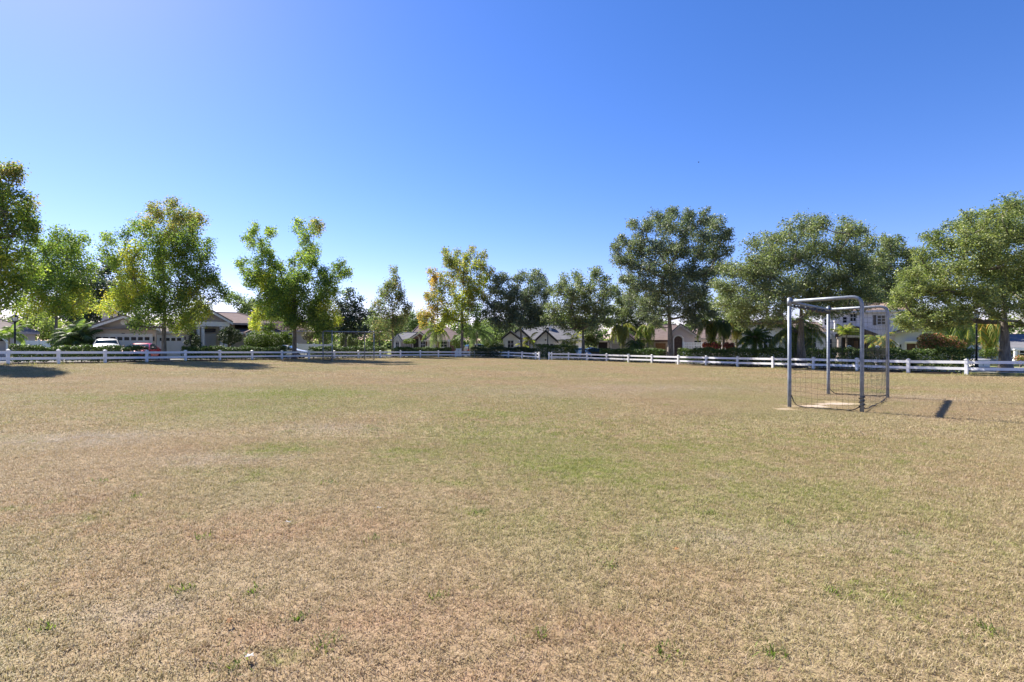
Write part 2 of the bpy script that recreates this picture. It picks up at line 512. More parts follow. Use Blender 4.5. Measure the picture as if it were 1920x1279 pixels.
M['bird'] = plain('dark_feather', (.03, .03, .032), .8, .2, 10)
M['dryleaf'] = plain('dry_leaf', (.26, .135, .05), .8, .3, 60)
M['paleleaf'] = plain('bleached_leaf', (.48, .45, .40), .8, .1, 60)

# ------------------------------------------------------------------ ground sheet
def ground_sheet():
    radii = np.concatenate([[0.0], np.arange(1, 90, .75), np.array([95, 105, 120, 150, 200, 300, 500, 900, 1600, 3000, 5000])])
    az = np.linspace(-math.pi, math.pi, 361)[:-1]
    R, A = np.meshgrid(radii[1:], az, indexing='ij')
    X, Y = (R * np.sin(A)).ravel(), (R * np.cos(A)).ravel()
    Z = gz_np(X, Y)
    Z = np.where(np.hypot(X, Y) > 95, Z - .0, Z)
    V = np.vstack([[0, 0, 0], np.stack([X, Y, Z], 1)])
    n = len(az); nr = len(radii) - 1
    fs = [(0, 1 + (k + 1) % n, 1 + k) for k in range(n)]
    for i in range(nr - 1):
        for k in range(n):
            a, b = 1 + i * n + k, 1 + i * n + (k + 1) % n
            fs.append((a, b, b + n, a + n))
    me = bpy.data.meshes.new('ground')
    me.from_pydata(V.tolist(), [], fs)
    me.polygons.foreach_set('use_smooth', [True] * len(me.polygons))
    a = me.attributes.new('lush', 'FLOAT', 'POINT')
    a.data.foreach_set('value', np.clip((beyond(V[:, 0], V[:, 1]) - .6) / 1.2, 0, 1).astype(np.float32))
    me.flip_normals()
    me.update()
    return tag(link('ground', me, M['ground']), 'dry mown park lawn with green and straw patches', kind='structure')
ground_sheet()

def ring_point(az, off):
    r = np.interp(az, _az, _rs) + off
    x, y = r * math.sin(az), r * math.cos(az)
    return x, y
_rs = _rf
_fine = np.linspace(-3.2, 3.2, 900)
_rsm = np.convolve(np.pad(np.interp(_fine, _az, _rf), 12, 'edge'), np.ones(25) / 25, 'valid')

def ring(az, off):
    r = float(np.interp(az, _fine, _rsm)) + off
    return r * math.sin(az), r * math.cos(az)

def strip(name, off0, off1, lift, mat, a0=-1.15, a1=1.15, side=.0):
    n = 180
    vs_, fs = [], []
    for i in range(n + 1):
        a = a0 + (a1 - a0) * i / n
        for o_ in (off0, off1):
            x, y = ring(a, o_)
            vs_.append((x, y, gz(x, y) + lift))
    for i in range(n):
        fs.append((2 * i, 2 * i + 1, 2 * i + 3, 2 * i + 2))
    if side:
        m0 = len(vs_)
        vs_ += [(x, y, z - side) for x, y, z in vs_]
        for i in range(n):
            fs.append((2 * i, 2 * i + 2, m0 + 2 * i + 2, m0 + 2 * i))
            fs.append((2 * i + 1, m0 + 2 * i + 1, m0 + 2 * i + 3, 2 * i + 3))
    me = bpy.data.meshes.new(name); me.from_pydata(vs_, [], fs); me.update()
    bm = bmesh.new(); bm.from_mesh(me); bmesh.ops.recalc_face_normals(bm, faces=bm.faces); bm.to_mesh(me); bm.free()
    return tag(link(name, me, mat), kind='structure')

strip('mulch_bed', .35, 2.3, .02, M['mulch'], -1.0, -.0)
strip('mulch_bed', .35, 2.3, .02, M['mulch'], .09, .72)
strip('sidewalk', 3.6, 5.2, .05, M['concrete'], side=.2)
strip('kerb', 6.6, 6.8, .12, M['concrete'], side=.3)
strip('road', 6.8, 13.2, .03, M['asphalt'])
strip('kerb', 13.2, 13.4, .12, M['concrete'], side=.3)

# ------------------------------------------------------------------ grass (nobody could count it)
def blade_tile(name, size, nb, lmin, lmax, wid, seed, flat=.5):
    r = np.random.default_rng(seed)
    x, y = r.uniform(-size / 2, size / 2, (2, nb)) * 1.06
    # blades gather in small tufts
    k = max(8, nb // 14)
    tx, ty = r.uniform(-size / 2, size / 2, (2, k))
    pick = r.integers(0, k, nb); useT = r.random(nb) < .6
    x = np.where(useT, tx[pick] + r.normal(0, .02 * size + .006, nb), x)
    y = np.where(useT, ty[pick] + r.normal(0, .02 * size + .006, nb), y)
    L = r.uniform(lmin, lmax, nb) * (.6 + .4 * r.random(nb))
    an = r.uniform(0, 2 * math.pi, nb)
    lean = r.beta(2.2, 1.0, nb) * flat + .12           # 0 upright .. 1 lying
    dx, dy = np.cos(an), np.sin(an)
    w = wid * r.uniform(.6, 1.3, nb) / 2
    px_, py_ = -dy * w, dx * w
    hor1, ver1 = L * .5 * np.sin(lean * 1.2), L * .5 * np.cos(lean * 1.2)
    hor2, ver2 = hor1 + L * .5 * np.sin(np.minimum(lean * 1.7, 1.75)), ver1 + L * .5 * np.cos(np.minimum(lean * 1.7, 1.75))
    ver2 = np.maximum(ver2, .004)
    z0 = np.full(nb, -.01)
    A = np.stack([x - px_, y - py_, z0], 1); B = np.stack([x + px_, y + py_, z0], 1)
    C = np.stack([x + px_ * .8 + dx * hor1, y + py_ * .8 + dy * hor1, ver1], 1)
    D = np.stack([x - px_ * .8 + dx * hor1, y - py_ * .8 + dy * hor1, ver1], 1)
    E = np.stack([x + px_ * .15 + dx * hor2, y + py_ * .15 + dy * hor2, ver2], 1)
    G = np.stack([x - px_ * .15 + dx * hor2, y - py_ * .15 + dy * hor2, ver2], 1)
    V = np.stack([A, B, C, D, D, C, E, G], 1).reshape(-1, 3)
    rnd = np.repeat(r.random(nb), 2)
    me = quads_mesh(name, V, 4, {'rnd': rnd})
    me.materials.append(M['blade'])
    return me

tiles = bpy.data.collections.new('grass_tiles')       # sources only, not linked to the scene
def add_tile(me):
    o = bpy.data.objects.new(me.name, me); tiles.objects.link(o)
TNAMES = []
for i in range(3): add_tile(blade_tile('t0_%d' % i, .5, 2600, .026, .055, .0042, 10 + i, .95))
for i in range(3): add_tile(blade_tile('t1_%d' % i, 1.0, 4600, .03, .06, .0075, 20 + i, .95))
for i in range(3): add_tile(blade_tile('t2_%d' % i, 2.0, 5500, .035, .065, .016, 30 + i, .9))

rg = np.random.default_rng(5)
GP, GI, GR, GS = [], [], [], []
def sandy(x, y):
    return any(((x - a) / (rx * .95)) ** 2 + ((y - b) / (ry * .95)) ** 2 < 1 for a, b, rx, ry, w in SAND)
GOALBOX = (4.0, 11.0, 11.0, 16.0)          # finer turf round the goal mouth, worn thin on the sand
def place(size, dmin, dmax, base, box=None):
    y = dmin
    while y < dmax:
        half = y * 1.16 + 4.0
        x = -half if box is None else box[0]
        while x < (half if box is None else box[1]):
            cx, cy = x + size / 2, y + size / 2
            if box is None and size == 1.0 and GOALBOX[0] < cx < GOALBOX[1] and GOALBOX[2] < cy < GOALBOX[3]:
                x += size
                continue
            if beyond(np.array([cx]), np.array([cy]))[0] < .2 and not (sandy(cx, cy) and rg.random() < .9):
                GP.append((cx, cy, gz(cx, cy))); GI.append(base + int(rg.integers(0, 3)))
                e_ = size * .5
                nv = Vector((-(gz(cx + e_, cy) - gz(cx - e_, cy)) / (2 * e_), -(gz(cx, cy + e_) - gz(cx, cy - e_)) / (2 * e_), 1)).normalized()
                q_ = Vector((0, 0, 1)).rotation_difference(nv).to_matrix() @ Matrix.Rotation(int(rg.integers(0, 4)) * math.pi / 2 + rg.normal(0, .1), 3, 'Z')
                GR.append(tuple(q_.to_euler())); GS.append(rg.uniform(.85, 1.2))
            x += size
        y += size
place(.5, 1.0, 8.0, 0)
place(1.0, 8.0, 22.0, 3)
place(.5, GOALBOX[2] - .5, GOALBOX[3] + .5, 0, (GOALBOX[0] - .5, GOALBOX[1] + .5))
place(2.0, 22.0, 61.0, 6)
me = bpy.data.meshes.new('grass')
me.from_pydata(GP, [], [])
a = me.attributes.new('idx', 'INT', 'POINT'); a.data.foreach_set('value', GI)
a = me.attributes.new('rot', 'FLOAT_VECTOR', 'POINT'); a.data.foreach_set('vector', np.array(GR, np.float32).ravel())
a = me.attributes.new('sc', 'FLOAT', 'POINT'); a.data.foreach_set('value', GS)
grass = tag(link('grass', me, M['blade']), 'short dry grass blades covering the field', 'grass', kind='stuff')
ng = bpy.data.node_groups.new('grass_scatter', 'GeometryNodeTree')
ng.interface.new_socket('Geometry', in_out='INPUT', socket_type='NodeSocketGeometry')
ng.interface.new_socket('Geometry', in_out='OUTPUT', socket_type='NodeSocketGeometry')
n_, l_ = ng.nodes, ng.links
gi, go = n_.new('NodeGroupInput'), n_.new('NodeGroupOutput')
iop = n_.new('GeometryNodeInstanceOnPoints'); ci = n_.new('GeometryNodeCollectionInfo')
ci.inputs['Collection'].default_value = tiles
ci.inputs['Separate Children'].default_value = True
ci.inputs['Reset Children'].default_value = True
def named(nm, typ):
    q = n_.new('GeometryNodeInputNamedAttribute'); q.data_type = typ; q.inputs['Name'].default_value = nm
    return [s_ for s_ in q.outputs if s_.enabled and s_.name == 'Attribute'][0]
rot_ = named('rot', 'FLOAT_VECTOR')
cs = n_.new('ShaderNodeCombineXYZ')
cs.inputs[0].default_value = cs.inputs[1].default_value = 1.0
l_.new(named('sc', 'FLOAT'), cs.inputs[2])
l_.new(gi.outputs[0], iop.inputs['Points']); l_.new(ci.outputs[0], iop.inputs['Instance'])
iop.inputs['Pick Instance'].default_value = True
l_.new(named('idx', 'INT'), iop.inputs['Instance Index'])
l_.new(rot_, iop.inputs['Rotation']); l_.new(cs.outputs[0], iop.inputs['Scale'])
l_.new(iop.outputs[0], go.inputs[0])
gm = grass.modifiers.new('scatter', 'NODES'); gm.node_group = ng
# ------------------------------------------------------------------ plants: leaves, trees, hedges, palms
def leaf_faces(P, size, rng, up=.35, aspect=.55):
    N = len(P)
    nrm = rng.normal(0, 1, (N, 3)); nrm[:, 2] = np.abs(nrm[:, 2]) + up
    nrm /= np.linalg.norm(nrm, axis=1, keepdims=True)
    t = rng.normal(0, 1, (N, 3)); t -= nrm * (t * nrm).sum(1, keepdims=True)
    t /= np.linalg.norm(t, axis=1, keepdims=True)
    b = np.cross(nrm, t)
    L = (size * rng.uniform(.65, 1.35, N))[:, None] * .5
    W = L * aspect
    return np.stack([P - t * L, P + b * W + t * L * .1, P + t * L, P - b * W + t * L * .1], 1).reshape(-1, 3)

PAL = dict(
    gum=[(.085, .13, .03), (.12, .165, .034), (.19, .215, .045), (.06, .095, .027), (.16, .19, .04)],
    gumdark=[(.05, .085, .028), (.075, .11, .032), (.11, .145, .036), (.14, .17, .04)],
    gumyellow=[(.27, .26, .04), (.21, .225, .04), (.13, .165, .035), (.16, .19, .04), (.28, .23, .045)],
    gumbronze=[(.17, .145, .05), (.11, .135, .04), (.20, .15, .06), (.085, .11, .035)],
    orange=[(.32, .17, .045), (.25, .17, .05), (.17, .16, .045), (.12, .13, .04)],
    maple=[(.17, .12, .07), (.10, .115, .055), (.13, .125, .06), (.08, .105, .045), (.09, .12, .05)],
    oak=[(.075, .092, .045), (.10, .115, .055), (.055, .07, .036), (.125, .135, .065)],
    oakblue=[(.062, .078, .05), (.085, .10, .062), (.045, .058, .04), (.105, .115, .072)],
    oakgreen=[(.085, .105, .038), (.112, .128, .045), (.06, .078, .032), (.14, .15, .055)],
    dark=[(.028, .04, .026), (.04, .052, .034), (.05, .062, .04), (.022, .032, .022)],
    far=[(.075, .10, .045), (.10, .13, .055), (.06, .08, .04), (.12, .14, .06)],
    farlight=[(.13, .16, .05), (.17, .19, .06), (.10, .12, .045)],
    hedge=[(.035, .065, .018), (.05, .085, .022), (.075, .11, .03), (.028, .05, .016), (.10, .13, .035)],
    bright=[(.13, .19, .03), (.18, .24, .04), (.09, .14, .025), (.22, .27, .05)],
    topiary=[(.10, .15, .025), (.14, .19, .03), (.07, .11, .02)],
    darkbush=[(.03, .05, .022), (.045, .065, .028), (.06, .08, .035)],
    bougain=[(.55, .22, .12), (.48, .19, .10), (.17, .22, .04), (.22, .26, .06), (.13, .17, .04), (.58, .30, .20), (.19, .24, .05)],
    croton=[(.40, .06, .08), (.46, .10, .09), (.50, .20, .07), (.22, .05, .05), (.15, .13, .04)],
    frond=[(.07, .10, .03), (.10, .13, .04), (.055, .08, .03)],
    brownbush=[(.20, .165, .12), (.15, .13, .09), (.11, .11, .06)],
)

def crown_mesh(name, lobes, rng, base, leaf, dens, clump, up=.35, pal='oak', tall=1.0, nclump=1.0):
    """lobes: (cx,cy,cz,rx,ry,rz,palette)"""
    Ps, Cs = [], []
    clumps = []
    for (cx_, cy_, cz_, rx, ry, rz, pl) in lobes:
        vol = rx * ry * rz * 4.19
        nc = max(3, int(nclump * 2.1 * (rx * rz * 3.14 + rx * ry * 1.5) / (clump * clump * 1.6)))
        u = rng.normal(0, 1, (nc, 3)); u /= np.linalg.norm(u, axis=1, keepdims=True)
        rr = rng.random(nc) ** .42
        c = np.stack([cx_ + u[:, 0] * rr * rx, cy_ + u[:, 1] * rr * ry, cz_ + u[:, 2] * rr * rz], 1)
        cols = np.array(PAL[pl]) * (2.2 if pl.startswith('oak') else 1.9)
        base_i = rng.integers(0, len(cols), nc)
        for k in range(nc):
            m = max(6, int(dens * rng.uniform(.55, 1.5)))
            r_ = clump * rng.uniform(.6, 1.3)
            q = np.clip(rng.normal(0, 1, (m, 3)), -1.5, 1.5) * np.array([r_ * .55, r_ * .55, r_ * .46 * tall]) + c[k]
            Ps.append(q)
            ii = np.where(rng.random(m) < .6, base_i[k], rng.integers(0, len(cols), m))
            Cs.append(cols[ii] * rng.uniform(.75, 1.25, (m, 1)))
            clumps.append((c[k], (cx_, cy_, cz_)))
    P, C = np.concatenate(Ps), np.concatenate(Cs)
    V = leaf_faces(P, leaf * 1.15, rng, up) - np.array(base)
    return quads_mesh(name, V, 4, {'lc': np.clip(C, 0, 1)}), clumps

def bez(p0, p1, p2, n):
    return [p0 * (1 - t) ** 2 + p1 * 2 * t * (1 - t) + p2 * t * t for t in [i / n for i in range(n + 1)]]

def tree(name, label, px, d, trunk_r, lobes, pal, leaf=.16, dens=34, clump=.55, fork=None, mat='leaf', bark='bark', group=None,
         seed=1, cat='tree', spread=.75, lean=0.0, up=.35, nclump=1.0, double=True, sink=.1, fillin=.12):
    """lobes: (px, py, r_px[, palette]) seen from the photo's camera; each gets its own depth inside the crown"""
    if group == STREET: leaf, dens = leaf * .8, dens * 1.5
    rng = np.random.default_rng(seed)
    gum = name in ('sweetgum_tree', 'maple_tree')
    if gum: nclump, fillin = nclump * .72, .38
    b = at(px, d)
    L3 = []
    pxs = [q[0] for q in lobes]
    R = (max(pxs) - min(pxs)) * d / FPX / 2
    lobes = list(lobes); n0 = len(lobes)
    for i in range(n0):
        for j in range(i):
            p, q = lobes[i], lobes[j]
            ds = math.hypot(p[0] - q[0], p[1] - q[1])
            if ds < 1.75 * (p[2] + q[2]) / 1.0 and ds > .8 * max(p[2], q[2]) and rng.random() < fillin:
                lobes.append(((p[0] + q[0]) / 2, (p[1] + q[1]) / 2, (p[2] + q[2]) * .36, *(p[3:4] or q[3:4])))
    for q in lobes:
        pl = q[3] if len(q) > 3 else pal
        offx = (q[0] - px) * d / FPX
        dep = max(.25, 1 - min(1, abs(offx) / max(R, .1)) ** 2) ** .5 * R * spread
        offs = [rng.uniform(-dep, dep)]
        if double and len(L3) < 2 * n0: offs = [rng.uniform(.25, 1) * dep, -rng.uniform(.25, 1) * dep]
        for o_ in offs:
            dd = d + o_
            c = pt(q[0], q[1], dd)
            r = q[2] * d / FPX * (1.0 if not double else .97)
            L3.append((c.x, c.y, c.z, r * (.86 if gum else 1), r * (.9 if gum else 1.05), r * (1.2 if gum else .95), pl))
    ctr_x = sum(q[0] for q in L3) / len(L3); ctr_z = sum(q[2] for q in L3) / len(L3)
    for q in list(L3):
        for k in range(2):
            v = Vector((q[0] - ctr_x + rng.normal(0, .6 * R), rng.normal(0, .5 * R), q[2] - ctr_z + abs(rng.normal(0, .5 * R))))
            if v.length < .1 or rng.random() < .35: continue
            v = v.normalized() * q[3] * rng.uniform(.95, 1.35)
            rr = q[3] * (rng.uniform(.14, .24) if gum else rng.uniform(.2, .34))
            L3.append((q[0] + v.x, q[1] + v.y, q[2] + v.z, rr * .8, rr * .8, rr * (2.2 if gum else 1.3), q[6]))
    root = empty(name, b - Vector((0, 0, 0)))
    tag(root, label, cat, group)
    crown, clumps = crown_mesh('crown', L3, rng, b, leaf, dens, clump, up, pal, 1.35 if gum else 1.0, nclump)
    link('crown', crown, M[mat], root)
    # trunk and limbs
    top = max(c[2] for c in L3)
    botm = min(c[2] - c[5] for c in L3)
    if fork is None: fork = max(1.6, (botm - b.z) * .9)
    else: fork = CAM_H - (fork - 640) * d / FPX - b.z
    mb = MB()
    htop = (top - b.z) * (.5 if mat == 'oakleaf' else .72)
    nseg = 9
    trunk = []
    wob = rng.normal(0, .06, (nseg + 1, 2)).cumsum(0)
    for i in range(nseg + 1):
        t = i / nseg
        trunk.append(Vector((wob[i, 0] * t + lean * t, wob[i, 1] * t, -sink + (htop + sink) * t)))
    def trad(z): return trunk_r * max(.06, (1 - .93 * max(0, z) / htop)) * (1 + .45 * math.exp(-max(0, z) / .35))
    def tpos(z):
        t = min(.999, max(0, (z + sink) / (htop + sink))) * nseg
        i = int(t); return trunk[i].lerp(trunk[i + 1], t - i)
    zs = [-sink, .1, .25, .5] + [htop * k / 10 for k in range(1, 11)]
    mb.tube([tpos(z) for z in zs], [trad(z) for z in zs], 9)
    # boughs: every lobe grows from the nearest wood already there, thickness follows what it carries
    nodes = [(tpos(z), None, 0.0) for z in np.linspace(fork, htop * .95, 12)]
    ntr = len(nodes)
    f0 = tpos(fork)
    order = sorted(L3, key=lambda q: (Vector(q[:3]) - b - f0).length)
    lobe_i = {}
    for q in order:
        c = Vector(q[:3]) - b
        best, bi = 1e9, 0
        for i, (p, par, ln) in enumerate(nodes):
            v = c - p
            cost = v.length + .25 * ln + max(0, -v.z) * .8 + (.0 if i >= ntr else .25 * v.length)
            if v.length > .05 and cost < best: best, bi = cost, i
        lobe_i[q[:3]] = len(nodes)
        nodes.append((c, bi, nodes[bi][2] + (c - nodes[bi][0]).length))
    load = [0.0] * len(nodes)
    for i in range(len(nodes) - 1, ntr - 1, -1):
        load[i] += 1.0
        load[nodes[i][1]] += load[i]
    lobe_pts = {}
    unit = trunk_r * (.95 if mat == 'oakleaf' else .8) / math.sqrt(len(L3))
    for i in range(ntr, len(nodes)):
        c, bi, ln = nodes[i]
        p0 = nodes[bi][0]
        ext = (c - p0).length
        mid = p0.lerp(c, .5) + Vector((rng.normal(0, .07 * ext), rng.normal(0, .07 * ext), -.1 * ext + rng.normal(0, .05 * ext)))
        r0 = max(.014, unit * math.sqrt(load[i]))
        if bi < ntr: r0 = min(r0 * 1.15, trad(p0.z) * .85)
        r1 = max(.010, unit * math.sqrt(max(.5, load[i] - 1)))
        mb.tube(bez(p0, mid, c, 5), [r0 + (r1 - r0) * k / 5 for k in range(6)], 6, cap=False)
    for q in L3:
        i = lobe_i[q[:3]]
        lobe_pts[q[:3]] = (nodes[i][0], .018)
    ks = rng.permutation(len(clumps))[:min(len(clumps), 700)]
    for k in ks:
        cc, key = clumps[k]
        c, r_ = lobe_pts[key]
        e = Vector(cc) - b
        if (e - c).length < .15: continue
        m = c.lerp(e, .5) + Vector(rng.normal(0, .08, 3))
        mb.tube([c, m, e], [max(.012, r_), max(.009, r_ * .6), .005], 3, cap=False)
    mb.build('trunk', M[bark], root, smooth=True)
    return root

STREET = 'street trees around the field'
tree('sweetgum_tree', 'tallest yellow-green tree cut by the left edge of the photo', -45, 27.2, .2,
     [(-30, 360, 45), (18, 348, 26, 'gumbronze'), (8, 398, 40, 'gum'), (42, 415, 24, 'gum'), (-40, 450, 60), (15, 465, 42, 'gum'), (45, 470, 22), (-5, 520, 40, 'gumyellow'),
      (25, 545, 32), (-50, 550, 60), (-75, 400, 60), (40, 520, 22, 'gum'), (-15, 580, 28, 'gumyellow'), (52, 392, 14, 'gumbronze'), (60, 430, 9, 'gum'), (30, 330, 12, 'gumbronze'), (62, 500, 10)], 'gum', .14, 26, .36, seed=11, group=STREET, nclump=.42)
tree('sweetgum_tree', 'yellow-green tree with low golden boughs behind the bushy palm', 104, 56, .2,
     [(112, 452, 20), (148, 458, 16), (85, 470, 22, 'gumdark'), (125, 488, 26), (158, 505, 18), (92, 520, 28, 'gumdark'), (130, 535, 26), (152, 558, 20, 'gumyellow'),
      (78, 560, 28, 'gumyellow'), (112, 565, 25), (58, 500, 24), (42, 572, 22, 'gumyellow'), (60, 535, 24, 'gumdark'), (135, 575, 16, 'gumyellow')], 'gum', .24, 26, .7, seed=12, group=STREET)
tree('sweetgum_tree', 'broad yellow-green tree in front of the white double garage door', 307, 37.6, .18,
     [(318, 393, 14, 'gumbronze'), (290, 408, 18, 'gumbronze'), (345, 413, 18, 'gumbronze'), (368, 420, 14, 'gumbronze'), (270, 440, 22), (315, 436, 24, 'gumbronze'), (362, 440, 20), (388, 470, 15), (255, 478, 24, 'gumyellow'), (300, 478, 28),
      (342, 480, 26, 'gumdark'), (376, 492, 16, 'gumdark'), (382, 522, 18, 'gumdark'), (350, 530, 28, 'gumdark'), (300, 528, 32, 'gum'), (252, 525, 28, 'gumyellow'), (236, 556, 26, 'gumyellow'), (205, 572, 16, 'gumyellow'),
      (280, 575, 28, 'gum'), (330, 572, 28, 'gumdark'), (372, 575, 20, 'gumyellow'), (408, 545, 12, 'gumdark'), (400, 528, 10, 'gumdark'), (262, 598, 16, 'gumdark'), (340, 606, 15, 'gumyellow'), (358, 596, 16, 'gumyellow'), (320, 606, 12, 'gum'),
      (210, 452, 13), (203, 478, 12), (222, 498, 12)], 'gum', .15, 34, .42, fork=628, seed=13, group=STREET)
tree('sweetgum_tree', 'fork-topped green tree above the silver sedan', 552, 46.2, .21,
     [(478, 432, 9), (508, 437, 10), (470, 455, 12), (490, 465, 15), (452, 500, 8), (480, 498, 18), (505, 488, 17), (475, 528, 16), (500, 528, 20, 'gumyellow'), (524, 508, 12),
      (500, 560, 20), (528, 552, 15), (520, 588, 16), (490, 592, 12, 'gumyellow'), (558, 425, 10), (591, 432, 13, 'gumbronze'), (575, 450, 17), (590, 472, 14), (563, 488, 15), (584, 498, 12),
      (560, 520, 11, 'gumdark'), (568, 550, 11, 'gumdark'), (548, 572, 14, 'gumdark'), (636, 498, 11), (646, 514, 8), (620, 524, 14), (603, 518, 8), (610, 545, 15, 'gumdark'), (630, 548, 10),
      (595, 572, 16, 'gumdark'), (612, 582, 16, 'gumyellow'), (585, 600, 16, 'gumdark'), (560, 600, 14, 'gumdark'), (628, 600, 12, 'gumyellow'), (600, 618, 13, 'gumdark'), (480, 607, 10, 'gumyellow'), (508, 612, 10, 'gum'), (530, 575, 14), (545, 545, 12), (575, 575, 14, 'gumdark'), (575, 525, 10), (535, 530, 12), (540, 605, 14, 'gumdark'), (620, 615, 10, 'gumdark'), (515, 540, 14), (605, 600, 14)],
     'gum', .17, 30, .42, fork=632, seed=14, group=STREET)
tree('maple_tree', 'thin sparse reddish tree between two hedges', 736, 58.5, .13,
     [(738, 514, 7), (732, 535, 10), (715, 548, 8), (746, 540, 9), (724, 562, 12), (748, 562, 10), (761, 578, 7), (710, 578, 10), (735, 582, 12), (755, 594, 7),
      (706, 606, 9), (722, 606, 11), (740, 604, 9), (714, 624, 9), (702, 628, 7), (738, 525, 7), (725, 545, 9), (742, 560, 10), (728, 592, 10), (752, 610, 8), (730, 620, 9)], 'maple', .2, 18, .5, fork=640, seed=16, group=STREET, nclump=.9)
tree('sweetgum_tree', 'bronze-topped tree with an orange lower left bough', 866, 62.5, .24,
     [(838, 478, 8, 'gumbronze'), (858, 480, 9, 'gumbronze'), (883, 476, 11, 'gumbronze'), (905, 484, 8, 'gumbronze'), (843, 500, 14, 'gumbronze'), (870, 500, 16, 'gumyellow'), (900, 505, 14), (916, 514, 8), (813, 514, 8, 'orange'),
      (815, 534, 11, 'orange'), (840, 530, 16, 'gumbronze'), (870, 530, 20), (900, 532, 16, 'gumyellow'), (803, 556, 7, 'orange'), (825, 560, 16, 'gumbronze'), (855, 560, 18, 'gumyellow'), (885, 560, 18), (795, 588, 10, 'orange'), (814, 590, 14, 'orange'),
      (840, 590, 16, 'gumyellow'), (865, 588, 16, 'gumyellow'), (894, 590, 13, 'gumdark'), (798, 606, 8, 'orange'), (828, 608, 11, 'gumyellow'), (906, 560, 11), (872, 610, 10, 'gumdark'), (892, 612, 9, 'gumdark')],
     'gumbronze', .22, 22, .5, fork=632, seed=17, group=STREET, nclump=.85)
OAK = dict(mat='oakleaf', group=STREET)
tree('oak_tree', 'grey-green oak with a dark twin trunk before the white gabled house', 978, 61.5, .2,
     [(932, 530, 9), (947, 525, 9), (975, 522, 10), (1000, 522, 12), (1015, 530, 10), (937, 550, 13), (965, 545, 18), (995, 550, 18), (1020, 556, 12), (928, 575, 13), (950, 580, 17),
      (980, 580, 20), (1008, 580, 17), (928, 600, 13), (950, 606, 15), (998, 606, 15), (1022, 600, 11), (975, 603, 15), (915, 588, 9), (985, 562, 14), (955, 562, 12), (1000, 592, 12), (925, 545, 9), (965, 592, 12)], 'oakblue', .22, 26, .55, fork=628, seed=18, **OAK)
tree('oak_tree', 'round-topped oak left of the tallest oak with cars behind its trunk', 1094, 55, .24,
     [(1060, 530, 11), (1085, 526, 11), (1115, 520, 11), (1133, 532, 9), (1047, 550, 13), (1075, 550, 18), (1105, 546, 18), (1133, 556, 15), (1042, 580, 15), (1070, 580, 20), (1100, 580, 20),
      (1128, 580, 17), (1052, 604, 13), (1080, 606, 15), (1108, 606, 15), (1136, 602, 12), (1033, 594, 11)], 'oak', .21, 26, .55, fork=628, seed=19, **OAK)
tree('oak_tree', 'low dark oak over the tan garage behind the yellow palms', 1191, 60, .17,
     [(1152, 548, 8), (1166, 562, 15), (1190, 552, 13), (1205, 570, 16), (1175, 588, 19), (1208, 594, 17), (1160, 606, 11), (1194, 610, 13), (1150, 585, 11), (1222, 608, 10)],
     'oak', .22, 24, .55, fork=634, seed=20, bark='bark2', **OAK)
tree('oak_tree', 'tallest and widest oak with a forked grey trunk', 1257, 45.5, .31,
     [(1232, 410, 11), (1262, 408, 11), (1290, 412, 13), (1320, 412, 13), (1344, 424, 15), (1358, 440, 9), (1190, 426, 9), (1213, 430, 14), (1250, 430, 20), (1285, 435, 21), (1320, 440, 21), (1350, 455, 15),
      (1170, 456, 11), (1160, 466, 8), (1195, 460, 18), (1230, 465, 21), (1270, 470, 23), (1310, 475, 21), (1343, 482, 17), (1365, 474, 7), (1160, 490, 10), (1185, 495, 17), (1215, 505, 21), (1255, 510, 23), (1295, 510, 23),
      (1328, 512, 17), (1348, 506, 11), (1180, 525, 13), (1205, 535, 19), (1240, 545, 23), (1280, 550, 23), (1313, 550, 19), (1182, 560, 13), (1215, 570, 19), (1250, 578, 21), (1290, 582, 20), (1322, 580, 17), (1228, 598, 14), (1305, 602, 14)],
     'oakblue', .165, 32, .45, fork=622, seed=21, mat='oakleaf', group=STREET)
tree('oak_tree', 'wide olive-green oak behind the near goal frame', 1502, 35.8, .33,
     [(1420, 460, 14), (1442, 455, 15), (1366, 510, 15), (1390, 505, 18), (1420, 495, 23), (1450, 480, 23), (1480, 445, 21), (1510, 430, 20), (1540, 425, 18), (1580, 435, 18), (1608, 440, 14), (1626, 458, 11), (1410, 530, 25),
      (1450, 520, 28), (1490, 485, 30), (1530, 475, 30), (1570, 475, 28), (1605, 480, 22), (1370, 545, 19), (1395, 563, 22), (1430, 558, 26), (1470, 553, 28), (1510, 530, 30), (1550, 520, 30), (1590, 520, 26), (1616, 502, 16),
      (1362, 573, 14), (1392, 590, 14), (1424, 586, 16), (1462, 586, 16), (1520, 563, 24), (1560, 558, 22), (1598, 552, 19), (1348, 535, 10), (1628, 530, 18), (1640, 500, 12), (1632, 560, 16), (1570, 582, 15), (1600, 578, 14), (1540, 585, 14), (1405, 606, 11), (1440, 604, 11), (1370, 592, 11), (1480, 605, 9)],
     'oak', .14, 32, .42, fork=622, seed=22, mat='oakleaf', group=STREET)
tree('oak_tree', 'dark oak crown beyond the tiled two-storey house', 1664, 58, .25,
     [(1670, 466, 11), (1650, 476, 13), (1690, 476, 13), (1640, 500, 17), (1670, 500, 19), (1704, 500, 15), (1650, 530, 21), (1684, 530, 21), (1640, 558, 19), (1674, 558, 21), (1708, 545, 17), (1700, 580, 15), (1655, 575, 17), (1680, 585, 16), (1635, 580, 14), (1690, 515, 16), (1665, 600, 12), (1706, 482, 13), (1722, 502, 14), (1712, 525, 15), (1655, 455, 9), (1682, 458, 9)],
     'oak', .23, 24, .6, seed=23, **OAK)
